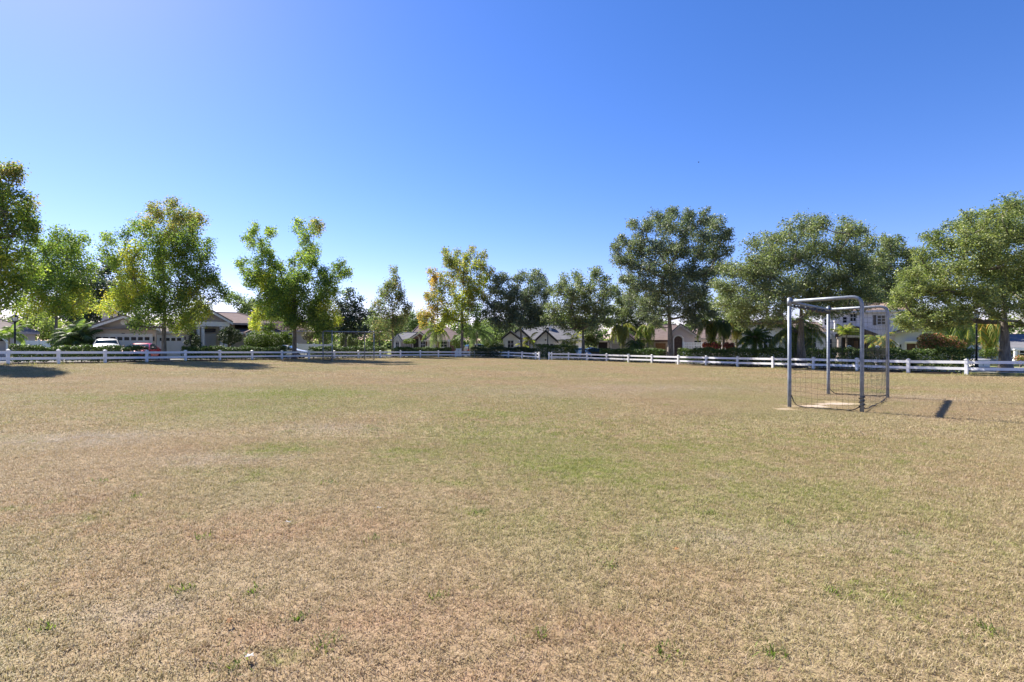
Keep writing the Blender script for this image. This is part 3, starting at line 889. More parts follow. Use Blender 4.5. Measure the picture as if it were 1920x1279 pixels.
tree('oak_tree', 'nearest oak with a thick forked trunk at the right edge', 1886, 27.5, .3,
     [(1820, 416, 13), (1792, 430, 15), (1905, 386, 16), (1880, 400, 18), (1850, 420, 20), (1925, 400, 26), (1750, 450, 15), (1770, 470, 22), (1810, 455, 24), (1850, 460, 27), (1895, 445, 30), (1935, 450, 32), (1728, 485, 14),
      (1747, 510, 24), (1790, 505, 30), (1835, 505, 30), (1880, 500, 32), (1925, 500, 32), (1718, 540, 20), (1755, 550, 26), (1800, 550, 28), (1845, 550, 28), (1890, 540, 24), (1930, 550, 28), (1704, 568, 15), (1735, 583, 19),
      (1775, 586, 17), (1815, 580, 15), (1935, 588, 22), (1965, 520, 40), (1975, 440, 40), (1960, 590, 30), (1688, 558, 10), (1850, 575, 14), (1700, 545, 14), (1680, 575, 10), (1712, 590, 12), (1745, 603, 11), (1775, 606, 10), (1720, 515, 14), (1800, 600, 10), (1725, 606, 9), (1758, 614, 8), (1690, 600, 8), (1705, 608, 7), (1905, 575, 18), (1865, 590, 10), (1700, 520, 10)],
     'oakgreen', .115, 32, .34, fork=630, seed=24, mat='oakleaf', group=STREET)

BACK = 'trees behind the houses'
tree('dark_tree', 'huge dark tree behind the left garage house', 165, 80, .35,
     [(170, 520, 22), (200, 505, 18), (140, 545, 28), (180, 555, 30), (215, 545, 22), (120, 580, 26), (160, 590, 28), (200, 585, 26), (235, 560, 20), (92, 590, 22), (60, 600, 18)], 'dark', .34, 22, .9, seed=31, group=BACK, mat='oakleaf')
tree('dark_tree', 'dark leaning tree behind the far goal', 645, 74, .3,
     [(655, 560, 11), (640, 575, 15), (668, 575, 13), (650, 600, 22), (675, 598, 17), (634, 610, 15), (660, 622, 19), (682, 620, 12)], 'dark', .27, 22, .7, seed=32, group=BACK, mat='oakleaf', lean=.8)
for i, (lab, px, d, lb, pal) in enumerate([
    ('small light green tree above the brown hip roof', 450, 92, [(430, 566, 9), (445, 560, 11), (465, 570, 12), (482, 582, 11), (455, 582, 13), (500, 598, 14), (472, 602, 14), (520, 605, 14)], 'far'),
    ('pale green tree behind the sparse reddish tree', 712, 98, [(700, 600, 13), (690, 616, 16), (715, 612, 14), (705, 632, 14)], 'far'),
    ('grey-green tree over the white gabled wing of the brick house', 762, 100, [(765, 598, 14), (785, 604, 12), (752, 612, 15), (740, 622, 15), (775, 615, 13), (728, 610, 12)], 'far'),
    ('dark shrubby tree behind the round topiary balls', 925, 86, [(905, 620, 11), (925, 614, 13), (950, 616, 13), (890, 628, 10), (915, 634, 12), (940, 634, 12), (965, 620, 10), (878, 618, 10)], 'far'),
    ('pale tree above the grey roof of the gabled white house', 1050, 100, [(1030, 600, 14), (1055, 598, 14), (1080, 602, 13), (1110, 604, 14), (1140, 605, 12)], 'farlight'),
    ('light green tree between the far left house and the bushy palm', 82, 64, [(64, 612, 12), (85, 606, 14), (102, 620, 15), (76, 630, 13), (112, 634, 12)], 'farlight'),
    ('dark tree mass behind the orange flowering bush', 1780, 56, [(1760, 616, 18), (1790, 632, 18), (1812, 622, 16), (1738, 608, 16), (1825, 640, 14), (1770, 640, 16), (1745, 630, 12)], 'oak'),
    ('olive tree rising behind the arched tan entry', 1350, 84, [(1330, 570, 14), (1355, 562, 14), (1380, 575, 15), (1340, 592, 15), (1370, 595, 15), (1320, 596, 12), (1395, 590, 12)], 'oak'),
    ('grey-green tree between the two oaks over the white house', 1640, 76, [(1620, 530, 16), (1630, 560, 16), (1655, 580, 14), (1612, 575, 12)], 'far'),
    ('far tree behind the leaning dark tree and white fence', 600, 96, [(570, 615, 12), (590, 608, 13), (612, 612, 13), (580, 630, 12), (550, 610, 12)], 'brownbush'),
]):
    tree('background_tree', lab, px, d, .2, lb, pal, .3, 20, .75, seed=40 + i, group=BACK, bark='bark2')

def woodland():
    rng = np.random.default_rng(99)
    lob = []
    for az in np.arange(-1.75, 1.75, .031):
        rad = 132 / max(.62, math.cos(az)) ** .6 + rng.uniform(-8, 12)
        x, d = rad * math.sin(az), rad * math.cos(az)
        hgt = rng.uniform(5.6, 9.0)
        for k in range(5):
            lob.append((x + rng.uniform(-3, 3), d + rng.uniform(-3, 3), -1 + hgt * (k + .5) / 5.0, 2.6, 2.6, 1.5, 'far' if rng.random() < .7 else 'farlight'))
    me, _ = crown_mesh('distant_woodland', lob, rng, (0, 0, 0), .6, 14, 1.1, .3)
    tag(link('distant_woodland', me, M['leaf']), 'low green belt of far trees behind the houses', 'woodland', kind='stuff')
woodland()

# ---- hedges: clipped foliage on bare stems
def hedge(label, pxs, off, h, w=.9, pal='hedge', seed=1, leafsize=.1, z0=.16, dens=2300):
    """runs behind the fence between two bearings, off metres outside the fence line"""
    rng = np.random.default_rng(seed)
    a0, a1 = [math.atan2((p - 960) / FPX, 1) for p in pxs]
    pts = []
    for i in range(41):
        a = a0 + (a1 - a0) * i / 40
        x, y = ring(a, off)
        pts.append((x, y))
    pts = np.array(pts); seg = np.linalg.norm(np.diff(pts, axis=0), axis=1); cum = np.concatenate([[0], seg.cumsum()]); Lh = cum[-1]
    N = int(Lh * dens)
    s_ = rng.uniform(0, Lh, N)
    x = np.interp(s_, cum, pts[:, 0]); y = np.interp(s_, cum, pts[:, 1])
    tx = np.interp(s_, cum[:-1], np.gradient(pts[:, 0])[:-1]); ty = np.interp(s_, cum[:-1], np.gradient(pts[:, 1])[:-1])
    nl = np.hypot(tx, ty); nx, ny = ty / nl, -tx / nl
    u = rng.uniform(-1, 1, N); v = rng.uniform(0, 1, N)
    # push most leaves to the clipped faces
    face = rng.random(N)
    u = np.where(face < .38, np.sign(u) * rng.uniform(.8, 1.06, N), u); v = np.where((face >= .38) & (face < .68), rng.uniform(.86, 1.04, N), v)
    lump = .06 * np.sin(s_ * 2.1 + seed) + .05 * np.sin(s_ * 5.3 + 2 * seed) + .03 * np.sin(s_ * 11.7)
    x += nx * u * w / 2; y += ny * u * w / 2
    z = gz_np(x, y) + z0 * rng.uniform(.4, 1.3, N) + v * (h - z0 + lump)
    P = np.stack([x, y, z], 1)
    cols = np.array(PAL[pal]) * 1.5; C = cols[rng.integers(0, len(cols), N)] * rng.uniform(.7, 1.3, (N, 1))
    b = Vector((pts[20][0], pts[20][1], gz(*pts[20])))
    root = tag(empty('hedge', b), label, 'hedge', 'clipped hedges behind the white fence')
    V = leaf_faces(P, leafsize, rng, .3, .6) - np.array(b)
    link('foliage', quads_mesh('foliage', V, 4, {'lc': np.clip(C, 0, 1)}), M['hedgeleaf'], root)
    mb = MB()
    for q in np.arange(.3, Lh, .55):
        xx, yy = np.interp(q, cum, pts[:, 0]) + rng.normal(0, .06), np.interp(q, cum, pts[:, 1]) + rng.normal(0, .06)
        g0 = gz(xx, yy)
        for k in range(2):
            e = Vector((xx + rng.normal(0, .15), yy + rng.normal(0, .15), g0 + h * .75)) - b
            mb.tube([Vector((xx, yy, g0 - .05)) - b, e], [.018, .008], 4, cap=False)
    tag(mb.build('stems', M['bark2'], root), kind='stuff')
    return root

hedge('clipped hedge behind the fence at the far left', (21, 192), 1.3, 0.93, seed=1)
hedge('hedge in front of the parked white car', (193, 272), 1.35, 0.97, pal='hedge', seed=2)
hedge('sunlit clipped hedge before the columned porch', (347, 531), 1.3, 0.97, seed=3)
hedge('low hedge behind the far goal', (584, 722), 1.4, 1.07, seed=4)
hedge('hedge before the brick house', (737, 846), 1.4, 1.07, seed=5)
hedge('dark hedge left of the fence gap', (884, 1004), 1.4, 1.13, pal='darkbush', seed=6)
hedge('tall dark hedge filling the gap in the fence', (1006, 1082), 1.7, 1.47, pal='hedge', seed=7)
hedge('ragged hedge under the yellow palms', (1128, 1243), 1.4, 1.19, seed=8)
hedge('green hedge beneath the two thin dark palms', (1277, 1480), 1.4, 1.27, seed=9)
hedge('dark hedge behind the near goal frame', (1522, 1617), 1.4, 1.27, seed=10)
hedge('dense dark hedge ending at the right lamp post', (1618, 1822), 1.4, 1.24, seed=12)

def bush(name, label, px, d, lobes, pal, leaf=.09, n=2600, stem=True, seed=1, group=None, cat='bush', fill=.35):
    """rounded shrub: leaves on ellipsoid shells (px, py, rx px, rz px)"""
    rng = np.random.default_rng(seed)
    b = at(px, d)
    Ps = []
    mb = MB()
    for (qx, qy, rx, rz) in lobes:
        c = pt(qx, qy, d)
        RX, RZ = rx * d / FPX, rz * d / FPX
        m = int(n * 3.2 * RX * RZ)
        m = max(m, 120)
        u = rng.normal(0, 1, (m, 3)); u /= np.linalg.norm(u, axis=1, keepdims=True)
        rr = np.where(rng.random(m) < fill, rng.random(m) ** .4, rng.uniform(.9, 1.05, m))[:, None]
        rr = rr * (1 + .06 * np.sin(u[:, :1] * 9 + seed) + .05 * np.sin(u[:, 2:] * 11))
        Ps.append(np.array(c) + u * rr * np.array([RX, RX, RZ]))
        mb.tube([Vector((0, 0, -.05)), (c - b) * .5 + Vector((rng.normal(0, .05), 0, 0)), c - b], [.05, .035, .012], 5, cap=False)
    P = np.concatenate(Ps)
    P = P[P[:, 2] > b.z + .02]
    cols = np.array(PAL[pal]); C = cols[rng.integers(0, len(cols), len(P))] * rng.uniform(.75, 1.25, (len(P), 1))
    root = tag(empty(name, b), label, cat, group)
    link('foliage', quads_mesh('foliage', leaf_faces(P, leaf, rng, .25, .6) - np.array(b), 4, {'lc': np.clip(C, 0, 1)}), M['hedgeleaf'], root)
    mb.build('stem', M['bark2'], root)
    return root

TOP = 'clipped round shrubs in the front gardens'
bush('topiary_tree', 'dark ball-shaped clipped tree beside the porch columns', 431, 47, [(431, 631, 19, 15), (430, 620, 8, 8)], 'darkbush', .1, 2200, seed=1, group=TOP)
bush('round_bush', 'largest bright green dome-shaped bush near the silver sedan', 494, 50.5, [(494, 638, 31, 17), (484, 643, 22, 15), (508, 642, 22, 15)], 'topiary', .1, 1500, seed=2, group=TOP)
bush('shrub', 'loose lime-green shrub between the dome bush and the sedan', 538, 53, [(532, 632, 9, 10), (541, 640, 9, 12), (527, 645, 8, 8)], 'bright', .14, 900, seed=3, fill=.8)
bush('topiary_tree', 'small mushroom-shaped clipped shrub before the brick arch', 768, 66.5, [(768, 640, 10, 5), (761, 641, 5, 4), (775, 641, 5, 4)], 'bright', .14, 900, seed=4, group=TOP)
bush('round_bush', 'green globe bush left of the bronze tree trunk', 856, 67, [(857, 641, 10, 13)], 'topiary', .13, 1100, seed=5, group=TOP)
bush('round_bush', 'low globe of the pair left of the white gabled house', 917, 68, [(917, 642, 13, 10)], 'topiary', .12, 1200, seed=6, group=TOP)
bush('topiary_tree', 'higher tilted globe of the pair left of the white gabled house', 943, 69, [(943, 632, 11, 8)], 'topiary', .12, 1200, seed=7, group=TOP)
bush('shrub', 'dark low shrub under the pair of globes', 935, 67, [(935, 648, 10, 6), (925, 650, 8, 5)], 'darkbush', .14, 900, seed=8, fill=.7)
bush('flowering_bush', 'big orange-red flowering bush by the right lamp post', 1757, 36, [(1745, 637, 20, 13), (1768, 642, 24, 14), (1790, 648, 16, 12), (1738, 648, 16, 10), (1760, 652, 26, 9)], 'bougain', .12, 1500, seed=9, fill=.7)
for i, (px, lab) in enumerate([(1326, 'leftmost red-leaved croton under the thin palms'), (1343, 'orange-red croton, middle of the three under the thin palms'), (1367, 'darkest red croton, right of the three under the thin palms')]):
    bush('croton_bush', lab, px, 46 - i, [(px, 650, 9, 6), (px - 4, 647, 5, 5), (px + 5, 648, 5, 5)], 'croton', .14, 900, seed=20 + i, group='red crotons', fill=.8)
bush('shrub', 'clipped green shrub left of the near oak trunk', 1853, 38, [(1846, 663, 9, 9), (1860, 662, 9, 10)], 'topiary', .1, 1300, seed=26, fill=.6)
bush('shrub', 'orange-tipped shrub at the right edge behind the fence', 1913, 36, [(1912, 672, 8, 6), (1921, 674, 8, 6)], 'bougain', .1, 1200, seed=27, fill=.7)
bush('shrub', 'white-flecked shrub right of the white vinyl fence', 103, 43, [(104, 643, 8, 9)], 'far', .12, 1200, seed=28, fill=.6)
bush('shrub', 'small dark shrub beside the single garage door', 350, 46.5, [(350, 643, 5, 5), (368, 640, 7, 12)], 'darkbush', .1, 1500, seed=29, fill=.6)
bush('shrub', 'dark climbing shrub at the left porch column', 364, 49, [(363, 636, 8, 14), (368, 645, 9, 8)], 'darkbush', .1, 1300, seed=30, fill=.6)
bush('shrub', 'light brown bare shrub over the white wall', 588, 64, [(578, 630, 12, 9), (594, 627, 10, 9), (605, 634, 9, 8)], 'brownbush', .15, 800, seed=31, fill=.9)
bush('shrub', 'lime shrub rising over the white wall near the far goal', 612, 66, [(613, 633, 9, 8), (602, 636, 6, 5)], 'bright', .15, 800, seed=32, fill=.8)
bush('vine_tree', 'pair of ivy-clad green columns behind the far goal', 648, 66, [(642, 638, 4, 14), (655, 640, 4, 12), (662, 643, 10, 9)], 'farlight', .14, 900, seed=33, fill=.7)
bush('shrub', 'yellow-green shrub left of the tan carport', 1112, 61, [(1108, 632, 9, 10), (1115, 642, 8, 9), (1100, 636, 8, 9)], 'farlight', .15, 800, seed=34, fill=.8)

# ---- palms: each frond is a part
def frond_mesh(name, L, droop, leaflets, leaflet, cols, seed, rise=.5, drop=.35):
    """frond along +x from the origin: arched rib with hanging leaflets"""
    rng = np.random.default_rng(seed)
    Q, C = [], []
    def pos(t):
        return np.array([L * t * (1 - .18 * droop * t), 0, L * (rise * t - droop * t * t)])
    for k in range(8):
        a, b = pos(k / 8), pos((k + 1) / 8)
        w = .022 * (1 - k / 9)
        s = np.array([0, w, 0]); 
        Q += [a - s, a + s, b + s, b - s]; C.append(np.array(cols[0]) * 1.2)
        s = np.array([0, 0, w])
        Q += [a - s, a + s, b + s, b - s]; C.append(np.array(cols[0]) * 1.2)
    for k in range(leaflets):
        t = .12 + .88 * k / leaflets
        p = pos(t); tg = pos(min(1, t + .02)) - pos(max(0, t - .02)); tg /= np.linalg.norm(tg)
        ll = leaflet * (math.sin(math.pi * (.12 + .8 * t)) ** .6) * rng.uniform(.8, 1.15)
        for sd in (-1, 1):
            dirv = np.array([0, sd, 0]) * .8 + tg * .55 + np.array([0, 0, -drop * rng.uniform(.5, 1.4)])
            dirv /= np.linalg.norm(dirv)
            w = tg * .022 * (1 + leaflet)
            m_, e = p + dirv * ll * .5 + np.array([0, 0, .03 * ll]), p + dirv * ll + np.array([0, 0, -.22 * ll * (1 + drop)])
            Q += [p - w, p + w, m_ + w, m_ - w]; Q += [m_ - w, m_ + w, e + w * .2, e - w * .2]
            c = np.array(cols[int(rng.integers(0, len(cols)))]) * rng.uniform(.8, 1.2)
            C += [c, c]
    return quads_mesh(name, np.array(Q), 4, {'lc': np.clip(np.array(C), 0, 1)})

PG = 'palms in the gardens'
def palm(label, px, d, crown_y, L, n, trunk_r=.12, droop=.9, rise=.7, leaflets=26, leaflet=.5, cols=None, bark='palmbark', seed=1, elev=(-.35, 1.2), boot=True, drop=.35, stems=1, name='palm_tree'):
    rng = random.Random(seed)
    b = at(px, d)
    hh = pt(px, crown_y, d).z - b.z
    root = tag(empty(name, b), label, 'palm', PG)
    cols = [tuple(1.35 * v for v in c) for c in (cols or PAL['frond'])]
    metas = [frond_mesh('frond', L, droop * f, leaflets, leaflet, cols, seed * 7 + i, rise, drop) for i, f in enumerate((.8, 1.05, 1.3))]
    for s_ in range(stems):
        ox, oy = (rng.uniform(-.5, .5), rng.uniform(-.5, .5)) if stems > 1 else (0, 0)
        h1 = hh * (1 if s_ == 0 else rng.uniform(.6, .95))
        mb = MB()
        k = 10
        mb.tube([(ox * (1 + .3 * i / k), oy, -.1 + (h1 + .1) * i / k) for i in range(k + 1)], [trunk_r * (1.25 if i == 0 else (1.0 + (.06 if i % 2 else 0)) * (1 - .2 * i / k)) for i in range(k + 1)], 8)
        if boot:
            mb._lathe((ox * 1.3, oy, h1), [(trunk_r * .8, -.5), (trunk_r * 1.5, -.2), (trunk_r * 1.3, .05), (trunk_r * .4, .25)], 8)
        mb.build('trunk', M[bark], root, smooth=True)
        m = max(5, n // stems)
        for i in range(m):
            o = link('frond', metas[i % 3], M['leaf'], root)
            t = i / m
            az = i * 2.39996 + rng.uniform(-.2, .2)
            el = elev[1] + (elev[0] - elev[1]) * (t ** .8) + rng.uniform(-.08, .08)
            o.location = (ox * 1.3, oy, h1)
            o.rotation_euler = (rng.uniform(-.15, .15), -el + math.atan(rise) * .7, az)
            sc_ = rng.uniform(.85, 1.1); o.scale = (sc_, sc_, sc_)
    return root

YEL = [(.21, .205, .055), (.165, .175, .05), (.12, .145, .045), (.25, .215, .07)]
LIME = [(.16, .21, .04), (.20, .25, .05), (.12, .17, .04)]
GREY = [(.10, .14, .06), (.14, .18, .09), (.08, .11, .05)]
GOLD = [(.40, .25, .05), (.34, .24, .06), (.22, .21, .06), (.16, .19, .05)]
palm('bushy feather palm clump left of the white parked car', 143, 41.5, 630, 1.7, 60, .14, .7, .8, 26, .5, GREY + [(.06, .085, .035), (.075, .10, .045), (.12, .17, .04)], seed=1, elev=(-.3, 1.4), stems=4)
palm('small bright green palm at the left lamp post', 17, 38, 633, 1.5, 14, .06, .8, .9, 20, .4, LIME, seed=2, elev=(0, 1.35), boot=False)
palm('slim green palm before the brick garage', 818, 64, 620, 2.4, 16, .11, 1.0, .6, 22, .6, PAL['frond'] + LIME, seed=3)
palm('white-trunked palm with flat fronds right of the bronze tree', 894, 64, 623, 3.0, 16, .13, .55, .4, 24, .6, GREY, bark='palewood', seed=4, elev=(-.35, .7))
palm('small yellow palm beside the gabled white house', 991, 62, 640, 1.5, 13, .09, .9, .8, 18, .45, YEL, seed=5, stems=2)
palm('yellow-green palm drooping in front of the grey roof', 1073, 60, 640, 2.2, 16, .08, .8, .8, 20, .5, YEL, seed=6, stems=2, boot=False)
palm('left drooping yellow palm with a straight pale trunk before the tan garage', 1166, 55.5, 612, 2.3, 16, .12, 1.35, .7, 24, .6, YEL, bark='palewood', seed=7, elev=(-.7, .6), drop=.9)
palm('right drooping yellow palm with a straight pale trunk before the tan garage', 1213, 55, 612, 2.2, 16, .12, 1.35, .7, 24, .6, YEL + LIME, bark='palewood', seed=8, elev=(-.7, .6), drop=.9)
palm('short dark palm between the two pale palm trunks', 1192, 54.5, 645, 1.3, 16, .16, .9, .6, 20, .4, PAL['frond'], seed=9)
palm('thin palm with shaggy olive crown before the white gate', 1333, 46, 606, 2.0, 22, .11, 1.3, .6, 24, .55, YEL + PAL['frond'], seed=10, elev=(-.9, .9), drop=.9)
palm('thin dark-crowned palm right of the white gate', 1357, 45.5, 606, 1.6, 20, .12, 1.2, .6, 22, .5, PAL['frond'], seed=11, elev=(-.6, .9), drop=.7)
palm('yellow-brown shaggy palm left of the blue-white gable', 1381, 47, 600, 1.9, 22, .11, 1.4, .6, 22, .55, GOLD + YEL, seed=12, elev=(-1.0, .8), drop=1.0)
palm('dark spiky date palm against the blue-white gable', 1415, 42, 634, 1.6, 30, .2, .45, .5, 24, .35, PAL['frond'], seed=13, elev=(-.5, 1.3))
palm('large date palm with arching yellow fronds behind the oak trunk', 1493, 40, 624, 2.9, 44, .3, 1.0, .75, 30, .5, GREY + YEL[:2], seed=14, elev=(-.75, 1.2), drop=.6)
palm('light green fan of fronds before the dark porch roof', 1587, 42, 628, 1.1, 14, .07, .5, .8, 16, .4, YEL + LIME, seed=15, elev=(.2, 1.4), boot=False)
palm('spreading green palm by the stone urns', 1650, 42, 640, 1.6, 20, .1, .8, .6, 20, .45, LIME + GREY + GOLD[:1], seed=16, elev=(-.35, 1.0))
palm('grey-green drooping palm under the oak by the low gabled house', 1702, 46, 598, 1.9, 14, .12, 1.4, .5, 22, .6, GREY, seed=17, elev=(-.9, .5), drop=1.1)
palm('silvery drooping palm left of the right lamp post', 1788, 41, 600, 2.5, 22, .15, 1.4, .7, 26, .7, GREY + LIME, seed=18, elev=(-.9, .8), drop=1.0)
palm('golden shaggy palm right of the right lamp post', 1850, 42, 606, 2.5, 26, .15, 1.4, .7, 26, .7, GOLD + LIME, seed=19, elev=(-1.1, .9), drop=1.0)
# ------------------------------------------------------------------ white two-rail fence: each post and rail a part
FH = .78
def post_mesh():
    w = .065
    mb = MB()
    mb.box(-w, w, -w, w, -.3, FH - .05)
    c = w + .014
    mb.add([(-c, -c, FH - .05), (c, -c, FH - .05), (c, c, FH - .05), (-c, c, FH - .05), (-c, -c, FH - .02), (c, -c, FH - .02), (c, c, FH - .02), (-c, c, FH - .02), (0, 0, FH + .025)],
           [(0, 3, 2, 1), (0, 1, 5, 4), (1, 2, 6, 5), (2, 3, 7, 6), (3, 0, 4, 7), (4, 5, 8), (5, 6, 8), (6, 7, 8), (7, 4, 8)])
    me = mb.mesh('post'); me.materials.append(M['vinyl'])
    return me
POST = post_mesh()
def fence(label, pts):
    rng = random.Random(len(pts))
    root = tag(empty('rail_fence', pts[len(pts) // 2]), label, 'fence', 'two-rail fence around the field')
    o0 = root.location
    for i, p in enumerate(pts):
        q = link('post', POST, None, root, p - o0)
        t = pts[min(i + 1, len(pts) - 1)] - pts[max(i - 1, 0)]
        q.rotation_euler = (rng.uniform(-.012, .012), rng.uniform(-.012, .012), math.atan2(t.y, t.x))
        if i + 1 < len(pts):
            r = pts[i + 1]
            v = r - p; L = v.length
            for z0, z1 in ((.555, .695), (.235, .37)):
                a, b = p + Vector((0, 0, rng.uniform(-.006, .006))), r + Vector((0, 0, rng.uniform(-.006, .006)))
                nrm = Vector((-v.y, v.x, 0)).normalized() * .021
                e = v.normalized() * .06
                a, b = a + e - o0, b - e - o0
                mb = MB()
                vs_ = [a - nrm, b - nrm, b + nrm, a + nrm]
                mb.add([w + Vector((0, 0, z0)) for w in vs_] + [w + Vector((0, 0, z1)) for w in vs_],
                       [(0, 3, 2, 1), (4, 5, 6, 7), (0, 1, 5, 4), (1, 2, 6, 5), (2, 3, 7, 6), (3, 0, 4, 7)])
                mb.build('rail', M['vinyl'], root)
    return root
FP = [at(p, d) for p, b, d in FENCE]
gi_ = next(i for i, f in enumerate(FENCE) if f[0] > 1020)
fence('white two-rail fence left of the gap, curving past the far goal', FP[:gi_] + [at(1011, 51.4)])
fence('white two-rail fence right of the gap, behind the near goal', [at(1029.5, 52.4)] + FP[gi_:])

# ------------------------------------------------------------------ goals of bent steel tube with net and ground chain
def arc(p, q, r, c, n=6):      # corner at c between directions to p and q, radius r
    a, b = (p - c).normalized() * r, (q - c).normalized() * r
    return [c + a * (1 - t) ** 2 + b * t * t for t in [i / n for i in range(n + 1)]]

def net_panel(mb, P00, P10, P11, P01, step, rad, rng, sag=.05):
    """cords between four corners (bottom-left, bottom-right, top-right, top-left)"""
    W, Hh = (P10 - P00).length, (P01 - P00).length
    nu, nv = int(W / step), int(Hh / step)
    nrm = (P10 - P00).cross(P01 - P00).normalized()
    def S_(u, v):
        p = (P00 * (1 - u) + P10 * u) * (1 - v) + (P01 * (1 - u) + P11 * u) * v
        return p + nrm * sag * math.sin(math.pi * u) * math.sin(math.pi * v) + Vector((0, 0, -.04 * math.sin(math.pi * u) * (1 - v)))
    k = 8
    for i in range(nu + 1):
        mb.tube([S_(i / nu + .01 * math.sin(7 * j + i), j / k) for j in range(k + 1)], rad, 3, cap=False)
    for j in range(nv + 1):
        mb.tube([S_(i / k, j / nv + .006 * math.sin(5 * i + j)) for i in range(k + 1)], rad, 3, cap=False)

def goal(label, ctr, u, depth, width, Hh, seed, near=True):
    rng = random.Random(seed)
    u = Vector((*u, 0)).normalized(); n = Vector((u.y, -u.x, 0)) if near else Vector((-u.y, u.x, 0))
    root = tag(empty('goal_frame', Vector((ctr[0], ctr[1], gz(*ctr)))), label, 'goal', 'steel goal frames on the field')
    o0 = root.location
    def g(p): return Vector((p.x, p.y, gz(p.x + o0.x, p.y + o0.y) - o0.z))
    A, B = g(-u * width / 2 - n * depth / 2), g(u * width / 2 - n * depth / 2)
    C, D = g(-u * width / 2 + n * depth / 2), g(u * width / 2 + n * depth / 2)
    R = .042
    up = Vector((0, 0, 1))
    sides_ = 14
    top = max(A.z, B.z) + Hh
    def T(p, dz=0): return Vector((p.x, p.y, top + dz))
    for P in (A, B):
        mb = MB().tube([P - up * .3, P + up * .6, T(P, -.02)], R, sides_)
        q = mb.build('front_post', M['steel'], root, smooth=True)
        c = MB().tube([T(P, -.16), T(P, .015)], R + .008, sides_)
        c._lathe(T(P, .015), [(R + .008, 0), (R * .7, .018), (.01, .026)], sides_)
        c.build('sleeve', M['steel'], q, smooth=True)
        b = MB()
        for dz in (-.05, -.12):
            b.tube([T(P, dz) - n * (R + .025), T(P, dz) + n * (R + .025)], .009, 6)
        b.build('bolt', M['chain'], q)
    for P, Q in ((A, C), (B, D)):
        corner = T(Q, -.03)
        path = [T(P, -.06) + n * R * .8] + arc(T(P, -.03), Q, .2, corner) + [Q + up * 1.0, Q - up * .3]
        MB().tube(path, R * .95, sides_).build('bent_side_tube', M['steel'], root, smooth=True)
    MB().tube([T(A, -.07) + u * R * .8, T(B, -.07) - u * R * .8], R * .95, sides_).build('crossbar', M['steel'], root, smooth=True)
    # net rolled up along the crossbar
    k = 26
    mb = MB()
    mb.tube([T(A, -.07).lerp(T(B, -.07), i / k) + n * (.05 + .02 * math.sin(i * 2.3)) + up * (-.06 - .035 * abs(math.sin(i * 1.1)) - .03 * rng.random()) for i in range(1, k)],
            [.02 + .03 * rng.random() for i in range(1, k)], 6)
    mb.build('rolled_net', M['net'], root, smooth=True)
    mb = MB()
    rad = .0019 if near else .003
    step = .115 if near else .15
    net_panel(mb, A + up * .04, C + up * .04, T(C, -.1), T(A, -.1), step, rad, rng, .06)
    net_panel(mb, B + up * .04, D + up * .04, T(D, -.1), T(B, -.1), step, rad, rng, -.06)
    net_panel(mb, C + up * .04, D + up * .04, T(D, -.1), T(C, -.1), step, rad, rng, .12)
    tag(mb.build('net', M['net'], root), kind='stuff')
    def chain(P, Q, bow, h0, h1):
        pts = []
        for i in range(25):
            t = i / 24
            p = P.lerp(Q, t) + bow * math.sin(math.pi * t)
            z = h0 * max(0, 1 - t * 6) ** 2 + h1 * max(0, 1 - (1 - t) * 6) ** 2
            p = g(p); p.z += .03 + z + .012 * rng.random()
            p += Vector((rng.uniform(-.02, .02), rng.uniform(-.02, .02), 0))
            pts.append(p)
        MB().tube(pts, [.007 + .009 * rng.random() for _ in pts], 5).build('ground_chain', M['chain'], root)
    chain(A, C, n * .02 - u * .1, .35, .1)
    chain(C, D, n * .06, .06, .05)
    chain(B, D, u * .08, .22, .05)
    # cord wound round the foot of the back post
    mb = MB()
    mb.tube([C + Vector((math.cos(i * .9) * (R + .012), math.sin(i * .9) * (R + .012), .1 + i * .012)) for i in range(22)], .012, 5)
    mb.build('wound_cord', M['net'], root)
    return root
goal('near steel tube goal frame with net beside a sandy patch', (8.515, 13.19), (.675, .738), 1.43, 4.2, 2.56, 1)
goal('far steel tube goal frame in front of the low hedge', (-14.0, 44.0), (.655, .755), 1.45, 4.0, 2.5, 2, near=False)

